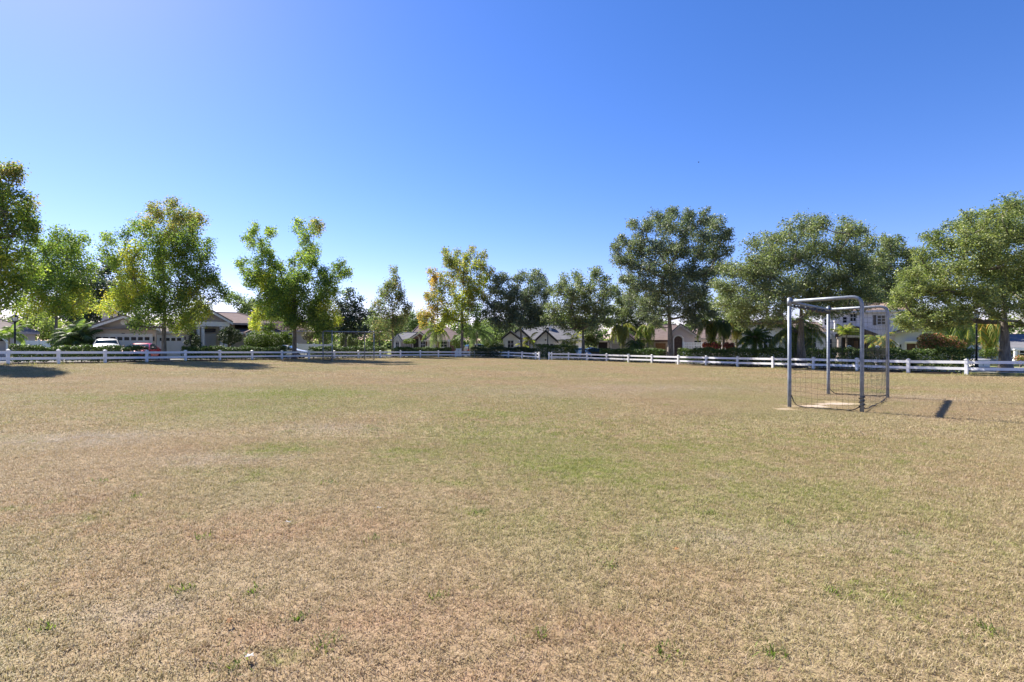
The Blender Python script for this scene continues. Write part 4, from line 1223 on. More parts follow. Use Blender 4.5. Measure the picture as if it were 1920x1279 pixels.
# ------------------------------------------------------------------ houses
class House:
    def __init__(s, name, label, px, d, cat='house'):
        s.th = math.atan((px - 960) / FPX)          # the front faces the field
        s.root = tag(empty(name, at(px, d), -s.th), label, cat, 'houses across the road' if cat == 'house' else None)
        s.o = s.root.location.copy()
        s.d, s.pm = d, px
    def x(s, px, d):
        s.pm = px
        return d / math.cos(s.th) * math.tan(math.atan((px - 960) / FPX) - s.th)
    def z(s, py, d):
        ph = math.atan((s.pm - 960) / FPX)
        yd = d / math.cos(s.th) * math.cos(ph) / math.cos(ph - s.th)
        return CAM_H - (py - 640) * yd / FPX - s.o.z
    def y(s, d): return (d - s.d) / math.cos(s.th)
    def ground(s, x, y):
        c, sn = math.cos(-s.th), math.sin(-s.th)
        return gz(s.o.x + x * c - y * sn, s.o.y + x * sn + y * c) - s.o.z
    def wall(s, p0, p1, py, d, depth, mat, py1=None, name='wall'):
        s.pm = (p0 + p1) / 2
        za, z0 = s.z(py, d), (-.6 if py1 is None else s.z(py1, d))
        return MB().box(s.x(p0, d), s.x(p1, d), s.y(d), s.y(d) + depth, z0, za).build(name, M[mat], s.root)
    def hip(s, p0, p1, pye, r0, r1, pyr, d, depth, mat, trim='white', over=.35, fas=.2):
        s.pm = (p0 + p1) / 2
        ze = s.z(pye, d)
        x0, x1, y0, y1 = s.x(p0, d), s.x(p1, d), s.y(d) - over, s.y(d) + depth + over
        dr = d + depth / 2
        rx0, rx1, yr = s.x(r0, dr), s.x(r1, dr), s.y(dr)
        s.pm = (r0 + r1) / 2
        zr = s.z(pyr, dr)
        v = [(x0, y0, ze), (x1, y0, ze), (x1, y1, ze), (x0, y1, ze), (rx0, yr, zr), (rx1, yr, zr)]
        o = MB().add(v, [(0, 1, 5, 4), (1, 2, 5), (2, 3, 4, 5), (3, 0, 4), (3, 2, 1, 0)]).build('roof', M[mat], s.root)
        e = .03
        MB().box(x0 - e, x1 + e, y0 - e, y1 + e, ze - fas, ze - .004).build('fascia', M[trim], o)
        mb = MB()
        for a, b in ((0, 4), (1, 5), (4, 5)):
            mb.tube([Vector(v[a]) + Vector((0, 0, .01)), Vector(v[b]) + Vector((0, 0, .03))], .07, 5)
        mb.build('ridge_cap', M[mat], o)
        return o
    def gable(s, p0, p1, pye, pa, pya, d, depth, wall, roof, trim='white', over=.35, bw=.22, vent=None):
        x0, x1, xa = s.x(p0, d), s.x(p1, d), s.x(pa, d)
        s.pm = (p0 + p1) / 2
        ze, za = s.z(pye, d), s.z(pya, d)
        y0, y1 = s.y(d), s.y(d) + depth
        MB().prism([(x0 + .25, ze), (x1 - .25, ze), (xa, za - .1)], y0 - .004, y1).build('gable', M[wall], s.root)
        t = .14
        o = MB()
        for xe in (x0, x1):
            o.prism([(xe, ze), (xa, za), (xa, za + t), (xe, ze + t)] if xe < xa else [(xa, za), (xe, ze), (xe, ze + t), (xa, za + t)], y0 - over, y1)
        o = o.build('roof', M[roof], s.root)
        for xe in (x0, x1):
            f = MB()
            f.prism([(xe, ze - bw), (xa, za - bw), (xa, za - .004), (xe, ze - .004)] if xe < xa else [(xa, za - bw), (xe, ze - bw), (xe, ze - .004), (xa, za - .004)], y0 - over + .01, y0 - over + .07)
            f.build('barge_board', M[trim], o)
        if vent:
            vx, vz, r = s.x(vent[0], d), s.z(vent[1], d), vent[2] * d / FPX
            k = 16
            MB().prism([(vx + r * math.cos(2 * math.pi * i / k), vz + r * math.sin(2 * math.pi * i / k)) for i in range(k)], y0 - .06, y0 + .02).build('gable_vent', M[vent[3] if len(vent) > 3 else 'white'], s.root)
        return o
    def window(s, p0, p1, py0, py1, d, frame='white', glass='glass', nx=2, ny=2, arch=False, shutters=None, fw=.07):
        x0, x1, y0 = s.x(p0, d), s.x(p1, d), s.y(d)
        s.pm = (p0 + p1) / 2
        z0, z1 = s.z(py1, d), s.z(py0, d)
        mb = MB()
        mb.box(x0 - fw, x0, y0 - .06, y0 + .02, z0 - fw, z1 + fw).box(x1, x1 + fw, y0 - .06, y0 + .02, z0 - fw, z1 + fw)
        mb.box(x0, x1, y0 - .06, y0 + .02, z1, z1 + fw).box(x0 - fw, x1 + fw, y0 - .1, y0 + .02, z0 - fw - .05, z0)
        for i in range(1, nx): xx = x0 + (x1 - x0) * i / nx; mb.box(xx - .02, xx + .02, y0 - .045, y0, z0, z1)
        for i in range(1, ny): zz = z0 + (z1 - z0) * i / ny; mb.box(x0, x1, y0 - .043, y0, zz - .02, zz + .02)
        if arch:
            xa, r = (x0 + x1) / 2, (x1 - x0) / 2
            k = 10
            mb.prism([(xa + (r + fw) * math.cos(math.pi * i / k), z1 + fw + (r + fw) * math.sin(math.pi * i / k)) for i in range(k + 1)], y0 - .05, y0 + .02)
        w = mb.build('window', M[frame], s.root)
        if arch:
            MB().prism([(xa + r * math.cos(math.pi * i / k), z1 + fw + .02 + r * math.sin(math.pi * i / k)) for i in range(k + 1)], y0 - .058, y0 + .01).build('arched_pane', M[glass], w)
        for i in range(nx):
            for j in range(ny):
                a0, a1 = x0 + (x1 - x0) * i / nx, x0 + (x1 - x0) * (i + 1) / nx
                b0, b1 = z0 + (z1 - z0) * j / ny, z0 + (z1 - z0) * (j + 1) / ny
                MB().box(a0 + .021, a1 - .021, y0 - .03, y0 + .015, b0 + .021, b1 - .021).build('pane', M[glass], w)
        if shutters:
            sw = (x1 - x0) * .38
            for xx in (x0 - fw - sw - .02, x1 + fw + .02):
                mb = MB().box(xx, xx + sw, y0 - .05, y0 + .02, z0 - .05, z1 + .05)
                mb.build('shutter', M[shutters], s.root)
        return w
    def garage(s, p0, p1, py0, d, n=4, mat='door', trim='white', panes=True, rows=4):
        x0, x1, y0 = s.x(p0, d), s.x(p1, d), s.y(d)
        s.pm = (p0 + p1) / 2
        z1, z0 = s.z(py0, d), s.ground((x0 + x1) / 2, y0)
        t = .16
        mb = MB().box(x0 - t, x0, y0 - .08, y0 + .02, z0 - .3, z1 + t).box(x1, x1 + t, y0 - .08, y0 + .02, z0 - .3, z1 + t).box(x0, x1, y0 - .08, y0 + .02, z1, z1 + t)
        root = mb.build('garage_door', M[trim], s.root)
        hh = (z1 - z0) / rows
        for i in range(rows):
            MB().box(x0 + .005, x1 - .005, y0 - .03, y0 + .015, z0 + hh * i + .012, z0 + hh * (i + 1) - .012).build('door_panel', M[mat], root)
        MB().box(x0 + .004, x1 - .004, y0 - .012, y0 + .01, z0 - .3, z1 - .001).build('door_gap', M[mat], root)
        if panes:
            w = (x1 - x0) / n
            for i in range(n):
                MB().box(x0 + w * i + w * .14, x0 + w * (i + 1) - w * .14, y0 - .045, y0 + .012, z1 - hh * .78, z1 - hh * .22).build('pane', M['glass'], root)
        return root
    def block(s, p0, p1, py0, py1, d, proud, mat, name, back=.02):
        return MB().box(s.x(p0, d), s.x(p1, d), s.y(d) - proud, s.y(d) + back, s.z(py1, d), s.z(py0, d)).build(name, M[mat], s.root)
    def column(s, px, py0, py1, d, r=.14, mat='white', yo=0):
        mb = MB()
        z0, z1 = s.z(py1, d), s.z(py0, d)
        c = (s.x(px, d), s.y(d) + yo, 0)
        mb._lathe(c, [(r * 1.5, z0), (r * 1.5, z0 + .12), (r, z0 + .18), (r * .86, z1 - .2), (r * 1.3, z1 - .1), (r * 1.3, z1)], 14)
        return mb.build('column', M[mat], s.root, smooth=False)
    def archway(s, p0, p1, py0, py1, d, trim='cream', inner='shade', w=.16):
        """flat panel with a rounded head and raised trim; the default inner colour paints in shade"""
        x0, x1, y0 = s.x(p0, d), s.x(p1, d), s.y(d)
        xa, r = (x0 + x1) / 2, (x1 - x0) / 2
        z0 = s.z(py1, d); zs = s.z(py0, d) - r
        k = 12
        head = [(xa + r * math.cos(math.pi * i / k), zs + r * math.sin(math.pi * i / k)) for i in range(k + 1)]
        o = MB().prism([(x0, z0), (x1, z0)] + head, y0 - .03, y0 + .02).build('archway', M[inner], s.root)
        mb = MB()
        pts = [Vector((x1 + w / 2, y0 - .05, z0))] + [Vector((xa + (r + w / 2) * math.cos(math.pi * i / k), y0 - .05, zs + (r + w / 2) * math.sin(math.pi * i / k))) for i in range(k + 1)] + [Vector((x0 - w / 2, y0 - .05, z0))]
        mb.tube(pts, w / 2, 6)
        mb.build('arch_trim', M[trim], o)
        return o

# left edge house
h = House('house', 'beige house with a taupe roof at the far left edge', -10, 49)
h.wall(-110, 66, 621, 49, 9, 'beige')
h.hip(-120, 73, 623, -60, -20, 592, 49, 10, 'roof_taupe', 'taupe')
h.window(41.5, 46, 627, 640, 49, nx=1)
w = h.block(32.5, 36, 620, 634, 49, .06, 'yellow', 'yellow_panel')
h.gable(-40, 15, 640, -10, 621, 45, 4, 'shade', 'roof_taupe', 'offwhite')
h.wall(-36, 11, 640, 45.05, 3.5, 'taupe', name='porch_wall')
h.column(14, 640, 667, 44.8, .12, 'offwhite')
# garage house with columned porch
h = House('house', 'beige house with white double and single garage doors and a columned porch', 300, 46)
h.wall(169, 293, 618, 45, 10, 'beige')
h.gable(160, 300, 617, 232, 593, 45, 9, 'taupe', 'roof_taupe', 'offwhite', over=.5, bw=.2, vent=(232, 605, 5))
h.block(163, 297, 616, 619, 45, .45, 'roof_taupe', 'eave_band')
h.block(228, 234, 625, 627, 45, .05, 'shutter', 'house_number_plate')
h.garage(178, 282, 630, 45, 8)
h.block(287, 289.5, 632, 640, 45, .12, 'black', 'wall_lamp')
h.wall(293, 357, 622, 48, 8, 'cream')
h.hip(288, 362, 622, 310, 350, 603, 48, 8, 'roof_taupe', 'cream')
h.garage(298, 341, 632, 48, 4)
h.block(346, 348, 632, 638, 48, .12, 'black', 'wall_lamp')
h.wall(191, 215, 580, 55, 4, 'pink', name='tower_wall')
h.hip(189, 217, 580, 200, 206, 572, 55, 4, 'roof_taupe', 'offwhite')
h.window(204, 212, 585, 598, 55, nx=2, ny=2)
h.block(190, 216, 601, 604, 55, .1, 'white', 'tower_band')
h.wall(357, 377, 578, 57, 3, 'pink', name='chimney_block')
h.hip(355, 520, 606, 400, 445, 587, 51, 12, 'roof_brown', 'taupe')
h.wall(352, 440, 606, 51.5, 10, 'beige')
h.gable(352, 436, 605, 397, 584, 49, 5, 'taupe', 'roof_taupe', 'offwhite', over=.5, bw=.24)
h.block(365, 430, 604.5, 613, 49, .25, 'white', 'entablature', back=.6)
for c in (371.5, 380.5, 415.5, 423.5): h.column(c, 613, 664, 49, .17)
h.block(372, 424, 613.5, 664, 51.4, .05, 'cream', 'porch_wall')
h.block(384, 404, 617, 624, 51.3, .08, 'glass', 'transom_window')
h.block(383, 405, 627, 664, 51.3, .07, 'offwhite', 'front_door')
h.hip(425, 533, 624, 445, 475, 603, 50, 9, 'roof_brown', 'offwhite')
h.wall(432, 524, 625, 50.4, 9, 'beige')
h.gable(460, 522, 626, 492, 612, 48.6, 3, 'beige', 'roof_brown', 'offwhite')
h.wall(465, 518, 626, 48.7, 2.5, 'beige', name='bay_wall')
h.window(459.5, 464.5, 633, 645, 50.4, nx=1, ny=2, arch=True)
h.window(486, 500, 632, 648, 48.7, nx=2, ny=2)
# house with dark roof behind the forked tree
h = House('house', 'low house with a dark reddish roof behind the fork-topped tree', 525, 68)
h.wall(470, 575, 620, 68, 8, 'tan')
h.hip(462, 582, 620, 495, 550, 602, 68, 8, 'roof_dark', 'taupe')
h.window(536, 548, 626, 640, 68)
# brick house
h = House('house', 'brick house with a white arched gable wing and pale hip roofs', 795, 70)
h.wall(735, 779, 636, 72, 8, 'ltgrey')
h.hip(733, 790, 637, 755, 790, 624, 72, 8, 'roof_grey', 'white')
h.gable(736, 754, 640, 745, 628, 70.5, 3, 'offwhite', 'roof_grey', 'white', over=.25, bw=.18)
h.wall(738.5, 751.5, 640, 70.6, 2, 'offwhite', name='wing_wall')
h.window(742, 748, 642, 653, 70.6, nx=2, ny=2, arch=True)
h.wall(772, 862, 636, 74, 9, 'brick')
h.hip(762, 872, 636, 785, 832, 611, 74, 11, 'roof_brown', 'cream')
h.gable(768, 804, 636, 787, 623, 70, 4, 'brick', 'roof_brown', 'cream')
h.wall(771, 801, 636, 70.1, 4, 'brick', name='entry_wall')
h.archway(775, 785, 631, 666, 70.1)
h.window(789, 797, 640, 654, 70.1, nx=2)
h.wall(801, 845, 637, 69, 6, 'brick', name='garage_wall')
h.hip(796, 850, 638, 815, 830, 622, 69, 7, 'roof_brown', 'cream')
h.garage(803, 818, 641, 69, 3, 'cream', 'cream', panes=False)
h.window(826, 838, 641, 651, 69)
# white gabled house
h = House('house', 'white house with grey roofs and two front gables, one over a garage', 1010, 68)
h.wall(943, 974, 634, 67, 6, 'offwhite')
h.gable(940, 976, 636, 957, 622, 67, 5, 'offwhite', 'roof_grey', 'black', over=.3, bw=.2)
h.window(952, 963, 639, 652, 67, nx=2, ny=2)
h.block(947, 952, 640, 668, 66.9, .12, 'white', 'pilaster')
h.gable(955, 994, 634, 974, 616, 69.5, 6, 'offwhite', 'roof_grey', 'black', over=.25, bw=.18)
h.wall(960, 1092, 637, 70, 9, 'offwhite')
h.hip(956, 1098, 637, 985, 1062, 611, 70, 10, 'roof_grey', 'white')
h.gable(1000, 1047, 642, 1023, 620, 66, 5, 'offwhite', 'roof_grey', 'black', over=.35, bw=.2, vent=(1023, 638, 1.6, 'shutter'))
h.wall(1004, 1043, 642, 66.1, 5, 'offwhite', name='garage_wall')
h.garage(1008.5, 1038, 644, 66.1, 4)
h.window(982, 990, 640, 652, 70, nx=2)
h.window(1054, 1066, 640, 652, 70, nx=2)
MB().box(h.x(1028, 73), h.x(1034, 73), h.y(73), h.y(74), h.z(622, 73), h.z(608, 73)).build('chimney', M['offwhite'], h.root)
# tan house with arch
h = House('house', 'tan house with brown garage doors, an arched entry and a shuttered carport', 1250, 60)
h.wall(1119, 1142, 640, 60, 6, 'cream', name='carport_wall')
h.block(1122, 1139, 642.5, 672, 60, .04, 'shade', 'carport_shade_panel')  # flat dark panel on the wall, painted as the carport's inner shade
h.block(1119, 1142, 639, 642, 60, .12, 'cream', 'carport_lintel')
h.gable(1140, 1194, 642, 1166, 620, 59, 7, 'cream', 'roof_brown', 'tan', bw=.22)
for k in range(5):
    an = math.pi * (.15 + .175 * k)
    h2 = 1166 - 14 * math.cos(an)
    mb = MB().tube([(h.x(1166, 59), h.y(59) - .06, h.z(641, 59)), (h.x(1166 - 15 * math.cos(an), 59), h.y(59) - .06, h.z(641 - 11 * math.sin(an), 59))], .05, 4)
    mb.build('fan_rib', M['white'], h.root)
h.wall(1143, 1191, 641, 59.1, 7, 'tan')
h.block(1142, 1192, 640, 642.5, 59.1, .3, 'cream', 'lintel')
h.garage(1147, 1187, 645, 59.1, 4, 'tan', 'cream', panes=False)
h.wall(1192, 1264, 637, 61, 9, 'tan')
h.hip(1186, 1275, 638, 1205, 1268, 610, 61, 10, 'roof_brown', 'roof_dark')
h.garage(1229, 1248, 644, 61, 4, 'wood', 'tan', panes=False)
h.gable(1252, 1306, 630, 1276, 609, 58, 5, 'pink', 'roof_brown', 'tan', bw=.25)
h.wall(1256, 1302, 630, 58.1, 5, 'pink', name='entry_wall')
h.archway(1264, 1279, 631, 672, 58.1, 'cream', 'darkwood', .2)
h.wall(1296, 1378, 634, 60, 9, 'pink')
h.hip(1290, 1384, 634, 1310, 1372, 608, 60, 10, 'roof_brown', 'tan')
h.window(1301, 1315, 639, 654, 60, nx=2, ny=2, arch=True)
h.window(1340, 1352, 640, 654, 60, nx=2, ny=2)
# blue-white gable
h = House('house', 'blue-white stucco house with a round attic window under its gable', 1430, 51)
h.wall(1374, 1470, 627, 50, 9, 'offwhite')
h.gable(1366, 1490, 628, 1428, 600, 50, 8, 'offwhite', 'roof_brown', 'tan', over=.4, bw=.2)
k = 18
MB().prism([(h.x(1428, 50) + .27 * math.cos(2 * math.pi * i / k), h.z(613, 50) + .27 * math.sin(2 * math.pi * i / k)) for i in range(k)], h.y(50) - .04, h.y(50) + .02).build('round_window', M['glass'], h.root)
h.window(1390.5, 1395, 638, 662, 50, nx=1, ny=3)
h.window(1432, 1448, 636, 655, 50, nx=2, ny=2)
h.wall(1470, 1548, 622, 53, 9, 'offwhite')
h.hip(1462, 1552, 623, 1482, 1530, 606, 53, 9, 'roof_brown', 'white')
h.block(1483, 1492, 636, 668, 53, .06, 'darkwood', 'front_door')
h.window(1515, 1530, 634, 652, 53, nx=2)
# two-storey house
h = House('house', 'two-storey white house with a tiled roof, dark shutters and a brown porch roof', 1615, 50)
h.wall(1542, 1690, 582, 50, 10, 'offwhite')
h.hip(1534, 1698, 583, 1570, 1662, 571, 50, 11, 'roof_tile', 'white')
h.window(1546, 1556, 599, 610, 50, nx=2, ny=2)
h.window(1580, 1588, 595, 606, 50, nx=1, ny=2)
h.window(1594, 1605, 589, 603, 50, nx=2, ny=2)
h.window(1645, 1660, 592, 609, 50, nx=2, ny=3, shutters='shutter')
h.column(1566.5, 600, 621, 49.3, .14)
h.gable(1566, 1646, 630, 1606, 615, 46.5, 4, 'roof_dark', 'roof_dark', 'roof_dark', over=.3, bw=.2)
h.block(1568, 1644, 629, 633, 46.5, .2, 'tan', 'porch_beam', back=3.0)
for c in (1573, 1640): h.column(c, 633, 672, 46.4, .16, 'pink')
h.block(1578, 1636, 633, 672, 49.6, .05, 'shade', 'porch_shade_panel')  # dark slab on the house wall, coloured as the shade under the porch
h.block(1601, 1609, 640, 672, 49.55, .06, 'darkwood', 'front_door')
h.window(1548, 1560, 636, 654, 50, nx=2, ny=2)
h.window(1656, 1668, 645, 660, 50, nx=1, ny=2)
# low gabled house right
h = House('house', 'low pale gabled house with a brown garage door behind the orange bush', 1725, 44)
h.wall(1678, 1790, 626, 44, 9, 'ltgrey')
h.gable(1664, 1795, 628, 1728, 610, 44, 8, 'ltgrey', 'roof_brown', 'tan', over=.45, bw=.16)
h.window(1687, 1690.5, 646, 660, 44, nx=1, ny=2, frame='ltgrey')
h.garage(1700, 1717, 645, 44, 2, 'darkwood', 'ltgrey', panes=False)
h.block(1697, 1722, 640, 643, 44, .5, 'white', 'door_hood')
# right edge house
h = House('house', 'grey-blue house with a low grey roof and white fascia at the right edge', 1890, 48)
h.wall(1830, 1990, 652, 48, 10, 'bluegrey')
h.hip(1826, 2000, 652, 1872, 1960, 628, 48, 10, 'roof_grey', 'white', fas=.28)
h.gable(1806, 1836, 662, 1822, 646, 46, 4, 'bluegrey', 'roof_grey', 'ltgrey')
h.wall(1810, 1833, 662, 46.1, 4, 'bluegrey', name='wing_wall')
h.block(1826, 1828, 655, 672, 46.1, .05, 'white', 'door_trim')
for c in (1904, 1940): h.column(c, 654, 676, 47, .14)
h.window(1890, 1899, 657, 670, 48, nx=2)
h.window(1912, 1930, 657, 670, 48, nx=2)

# ------------------------------------------------------------------ garden fences and walls
def panel_fence(label, p0, p1, d, h0, pw=2.3, name='vinyl_fence', mat='vinyl', d1=None):
    d1 = d1 or d
    a, b = at(p0, d), at(p1, d1)
    root = tag(empty(name, a.lerp(b, .5)), label, 'fence')
    o0 = root.location
    n = max(1, round((b - a).length / pw))
    v = (b - a); t = Vector((v.x, v.y, 0)).normalized(); nr = Vector((-t.y, t.x, 0))
    def slab(P, Q, th, z0, z1, nm):
        q = [P - nr * th, Q - nr * th, Q + nr * th, P + nr * th]
        MB().add([w - o0 + Vector((0, 0, z0)) for w in q] + [w - o0 + Vector((0, 0, z1)) for w in q],
                 [(0, 3, 2, 1), (4, 5, 6, 7), (0, 1, 5, 4), (1, 2, 6, 5), (2, 3, 7, 6), (3, 0, 4, 7)]).build(nm, M[mat], root)
    for i in range(n + 1):
        p = a.lerp(b, i / n)
        slab(p - t * .07, p + t * .07, .07, -.3, h0 + .1, 'post')
    for i in range(n):
        P, Q = a.lerp(b, i / n) + t * .07, a.lerp(b, (i + 1) / n) - t * .07
        m = 9
        for k in range(m):
            slab(P.lerp(Q, k / m) + t * .004, P.lerp(Q, (k + 1) / m) - t * .004, .02, .06, h0 - .1, 'board')
        slab(P, Q, .03, h0 - .1, h0, 'rail'); slab(P, Q, .03, .0, .06, 'rail')
    return root
panel_fence('white vinyl privacy fence right of the left lamp post', 27, 118, 46.5, 1.5)
panel_fence('white vinyl privacy fence behind the silver sedan', 557, 620, 61, 1.5)
def picket_gate(label, p0, p1, d, h0):
    a, b = at(p0, d), at(p1, d)
    root = tag(empty('picket_gate', a.lerp(b, .5)), label, 'gate')
    o0 = root.location
    L = (b - a).length
    n = int(L / .17)
    for i in range(n):
        x = a.x - o0.x + L * (i + .5) / n
        MB().box(x - .04, x + .04, -.02, .02, -.2, h0 - .06).build('picket', M['white'], root)
    for z in (.25, h0 - .3): MB().box(a.x - o0.x, b.x - o0.x, .021, .06, z, z + .1).build('rail', M['white'], root)
    MB().box(a.x - o0.x, b.x - o0.x, -.06, .07, h0 - .055, h0 + .06).build('top_rail', M['white'], root)
    for x in (a.x - o0.x - .08, b.x - o0.x + .08): MB().box(x - .08, x + .08, -.08, .08, -.3, h0 + .14).build('post', M['white'], root)
picket_gate('white picket gate beside the arched tan entry', 1283, 1329, 55, 1.95)

# ------------------------------------------------------------------ lamp posts
def lamp_post(label, px, d, top_y, head='lantern'):
    b = at(px, d)
    H_ = pt(px, top_y, d).z - b.z
    root = tag(empty('lamp_post', b), label, 'lamp post', 'black street lamps')
    MB()._lathe((0, 0, 0), [(.16, -.1), (.16, .12), (.11, .2), (.1, .55), (.075, .62)], 14).build('base', M['black'], root, smooth=False)
    MB()._lathe((0, 0, 0), [(.06, .6), (.05, H_ - .62)], 12).build('pole', M['black'], root, smooth=True)
    z = H_ - .62
    l = MB()._lathe((0, 0, z), [(.05, 0), (.09, .03), (.06, .07), (.13, .12), (.14, .14)], 12).build('lantern', M['black'], root)
    MB()._lathe((0, 0, z + .141), [(.11, 0), (.165, .26)], 8).build('glass', M['lampglass'], l)
    fr = MB()
    for k in range(8):
        a = 2 * math.pi * k / 8
        fr.tube([(.115 * math.cos(a), .115 * math.sin(a), z + .14), (.172 * math.cos(a), .172 * math.sin(a), z + .41)], .012, 4)
    fr.build('frame', M['black'], l)
    MB()._lathe((0, 0, z + .402), [(.2, 0), (.19, .03), (.1, .13), (.04, .17), (.03, .2), (.012, .25)], 12).build('cap', M['black'], l)
    return root
lamp_post('black lamp post rising behind the hedge at the far left', 28, 33.5, 589)
lamp_post('black lamp post left of the near oak trunk at right', 1831, 34.3, 583)
lamp_post('slim black lamp post before the gabled garage near the fence gap', 1027, 57.5, 614)

# ------------------------------------------------------------------ vehicles
def car(label, px, d, rz, paint, kind='sedan', name='parked_car', rough=.25, metal=.3):
    b = at(px, d)
    root = tag(empty(name, b, rz), label, 'car', 'cars parked by the houses')
    m, n, l, p = node_mat('paint_' + label[:12])
    p.inputs['Base Color'].default_value = (*paint, 1); p.inputs['Metallic'].default_value = metal; p.inputs['Roughness'].default_value = rough
    p.inputs['Coat Weight'].default_value = .6
    if kind == 'sedan':
        st = [(-2.3, .38, .62, .66, .62), (-2.22, .3, .78, .9, .8), (-1.7, .24, .86, .98, .86), (-1.25, .22, .88, 1.02, .88), (-.62, .22, .9, 1.40, .9), (-.1, .22, .9, 1.45, .9),
              (.45, .22, .9, 1.38, .9), (1.12, .22, .9, .98, .88), (1.7, .24, .86, .9, .86), (2.15, .28, .72, .8, .8), (2.32, .38, .58, .62, .64)]
        W = .9; fa, ra, wr = 1.42, -1.38, .33
        cab = (3, 4, 6, 7)
    else:
        st = [(-2.3, .42, .75, .95, .68), (-2.2, .34, .95, 1.45, .86), (-1.95, .28, 1.0, 1.68, .92), (-1.0, .26, 1.02, 1.74, .94), (-.2, .26, 1.02, 1.74, .95), (.35, .26, 1.02, 1.66, .95),
              (1.0, .26, 1.0, 1.08, .94), (1.75, .28, .95, 1.02, .92), (2.2, .32, .84, .92, .86), (2.35, .42, .68, .74, .72)]
        W = .95; fa, ra, wr = 1.45, -1.4, .37
        cab = (1, 2, 5, 6)
    secs = []
    for (x, zb, zs, zt, hw) in st:
        tall = zt - zs > .2
        tw = hw * (.72 if tall else .9)
        half = [(hw * .82, zb), (hw * .97, zb + .12), (hw, (zb + zs) / 2), (hw * .98, zs), (tw if tall else hw * .93, zt - (.05 if tall else .03)), (tw * .8, zt)]
        secs.append([(x, y, z) for y, z in half] + [(x, -y, z) for y, z in reversed(half)])
    v = [q for s_ in secs for q in s_]; k = 12
    f = []
    for i in range(len(secs) - 1):
        for j in range(k):
            a, c = i * k + j, i * k + (j + 1) % k
            f.append((a, c, c + k, a + k))
    f.append(tuple(range(k - 1, -1, -1))); f.append(tuple(range((len(secs) - 1) * k, len(secs) * k)))
    me = bpy.data.meshes.new('body'); me.from_pydata(v, [], f)
    bm = bmesh.new(); bm.from_mesh(me); bmesh.ops.recalc_face_normals(bm, faces=bm.faces); bm.to_mesh(me); bm.free()
    me.polygons.foreach_set('use_smooth', [True] * len(me.polygons))
    body = link('body', me, m, root)
    md = body.modifiers.new('sub', 'SUBSURF'); md.levels = md.render_levels = 1
    md2 = body.modifiers.new('edge', 'EDGE_SPLIT'); md2.split_angle = math.radians(40)
    # glass panels lifted a little off the cabin
    def S_(i, j): return Vector(secs[i][j])
    def panel(nm, q, inset=.1, lift=.025, mat='tealglass'):
        c = sum(q, Vector()) / len(q)
        nr = (q[1] - q[0]).cross(q[2] - q[0]).normalized()
        if nr.dot(c - Vector((0, 0, .6))) < 0: nr = -nr
        q2 = [c + (w - c) * (1 - inset) + nr * lift for w in q]
        q3 = [w - nr * .03 for w in q2]
        nq = len(q2)
        MB().add(q2 + q3, [tuple(range(nq)), tuple(range(2 * nq - 1, nq - 1, -1))] + [(i, (i + 1) % nq, (i + 1) % nq + nq, i + nq) for i in range(nq)]).build(nm, M[mat], root)
    c0, c1, c2, c3 = cab
    panel('windscreen', [S_(c3, 4), S_(c2, 4), S_(c2, 7), S_(c3, 7)], .1, .03)
    panel('rear_window', [S_(c0, 4), S_(c1, 4), S_(c1, 7), S_(c0, 7)], .14, .03)
    mid = (c1 + c2) // 2
    for sd in (0, 1):
        j3, j4 = (3, 4) if sd == 0 else (8, 7)
        panel('side_window', [S_(c1, j3), S_(mid, j3), S_(mid, j4), S_(c1, j4)], .12, .02)
        panel('side_window', [S_(mid, j3), S_(c2, j3), S_(c2, j4), S_(mid, j4)], .12, .02)
        panel('side_window', [S_(c2, j3), S_(c3, j3), S_(c2, j4)], .2, .02)
        y = W * (1 if sd == 0 else -1)
        mr = MB().box(S_(c3, 3).x - .35, S_(c3, 3).x - .18, min(y, y * 1.2), max(y, y * 1.2), st[c3][2] + .02, st[c3][2] + .2).build('mirror', M['plastic'], root, bevel=.03)
        xf = st[-2][0] + .04
        MB().box(xf - .15, xf + .09, min(y * .5, y * .84), max(y * .5, y * .84), st[-2][2] - .16, st[-2][2] - .02).build('headlight', M['hlamp'], root, bevel=.03)
        xr = st[1][0]
        MB().box(xr - .06, xr + .12, min(y * .55, y * .86), max(y * .55, y * .86), st[1][2] - .1, st[1][2] + .06).build('tail_light', M['tlamp'], root, bevel=.03)
        for xw in (fa, ra):
            yy = y * .93
            t = MB()
            ring_ = [Vector((xw + wr * .84 * math.cos(2 * math.pi * i / 20), yy, wr + wr * .84 * math.sin(2 * math.pi * i / 20))) for i in range(21)]
            wh = MB()
            prof = [(-.1, wr * .6), (-.1, wr * .95), (-.06, wr), (.06, wr), (.1, wr * .95), (.1, wr * .6)]
            vv, ff = [], []
            for i in range(24):
                an = 2 * math.pi * i / 24
                for oy, r_ in prof: vv.append((xw + r_ * math.cos(an), yy + oy, wr + r_ * math.sin(an)))
            for i in range(24):
                for j in range(5):
                    a, c = i * 6 + j, ((i + 1) % 24) * 6 + j
                    ff.append((a, a + 1, c + 1, c))
            tyre = MB().add(vv, ff).build('wheel', M['rubber'], root, smooth=True)
            hb = MB()
            so = 1 if sd == 0 else -1
            for i in range(5):
                an = 2 * math.pi * i / 5
                dv = Vector((math.cos(an), 0, math.sin(an)))
                hb.tube([Vector((xw, yy + so * .07, wr)), Vector((xw, yy + so * .06, wr)) + dv * wr * .62], [.05, .035], 5)
            hb.tube([ring_[i].lerp(Vector((xw, yy, wr)), .27) + Vector((0, so * .06, 0)) for i in range(21)], .02, 5)
            hb.build('rim', M['alloy'], tyre)
    MB().box(st[-1][0] - .12, st[-1][0] + .04, -W * .55, W * .55, .4, .6).build('grille', M['plastic'], root, bevel=.03)
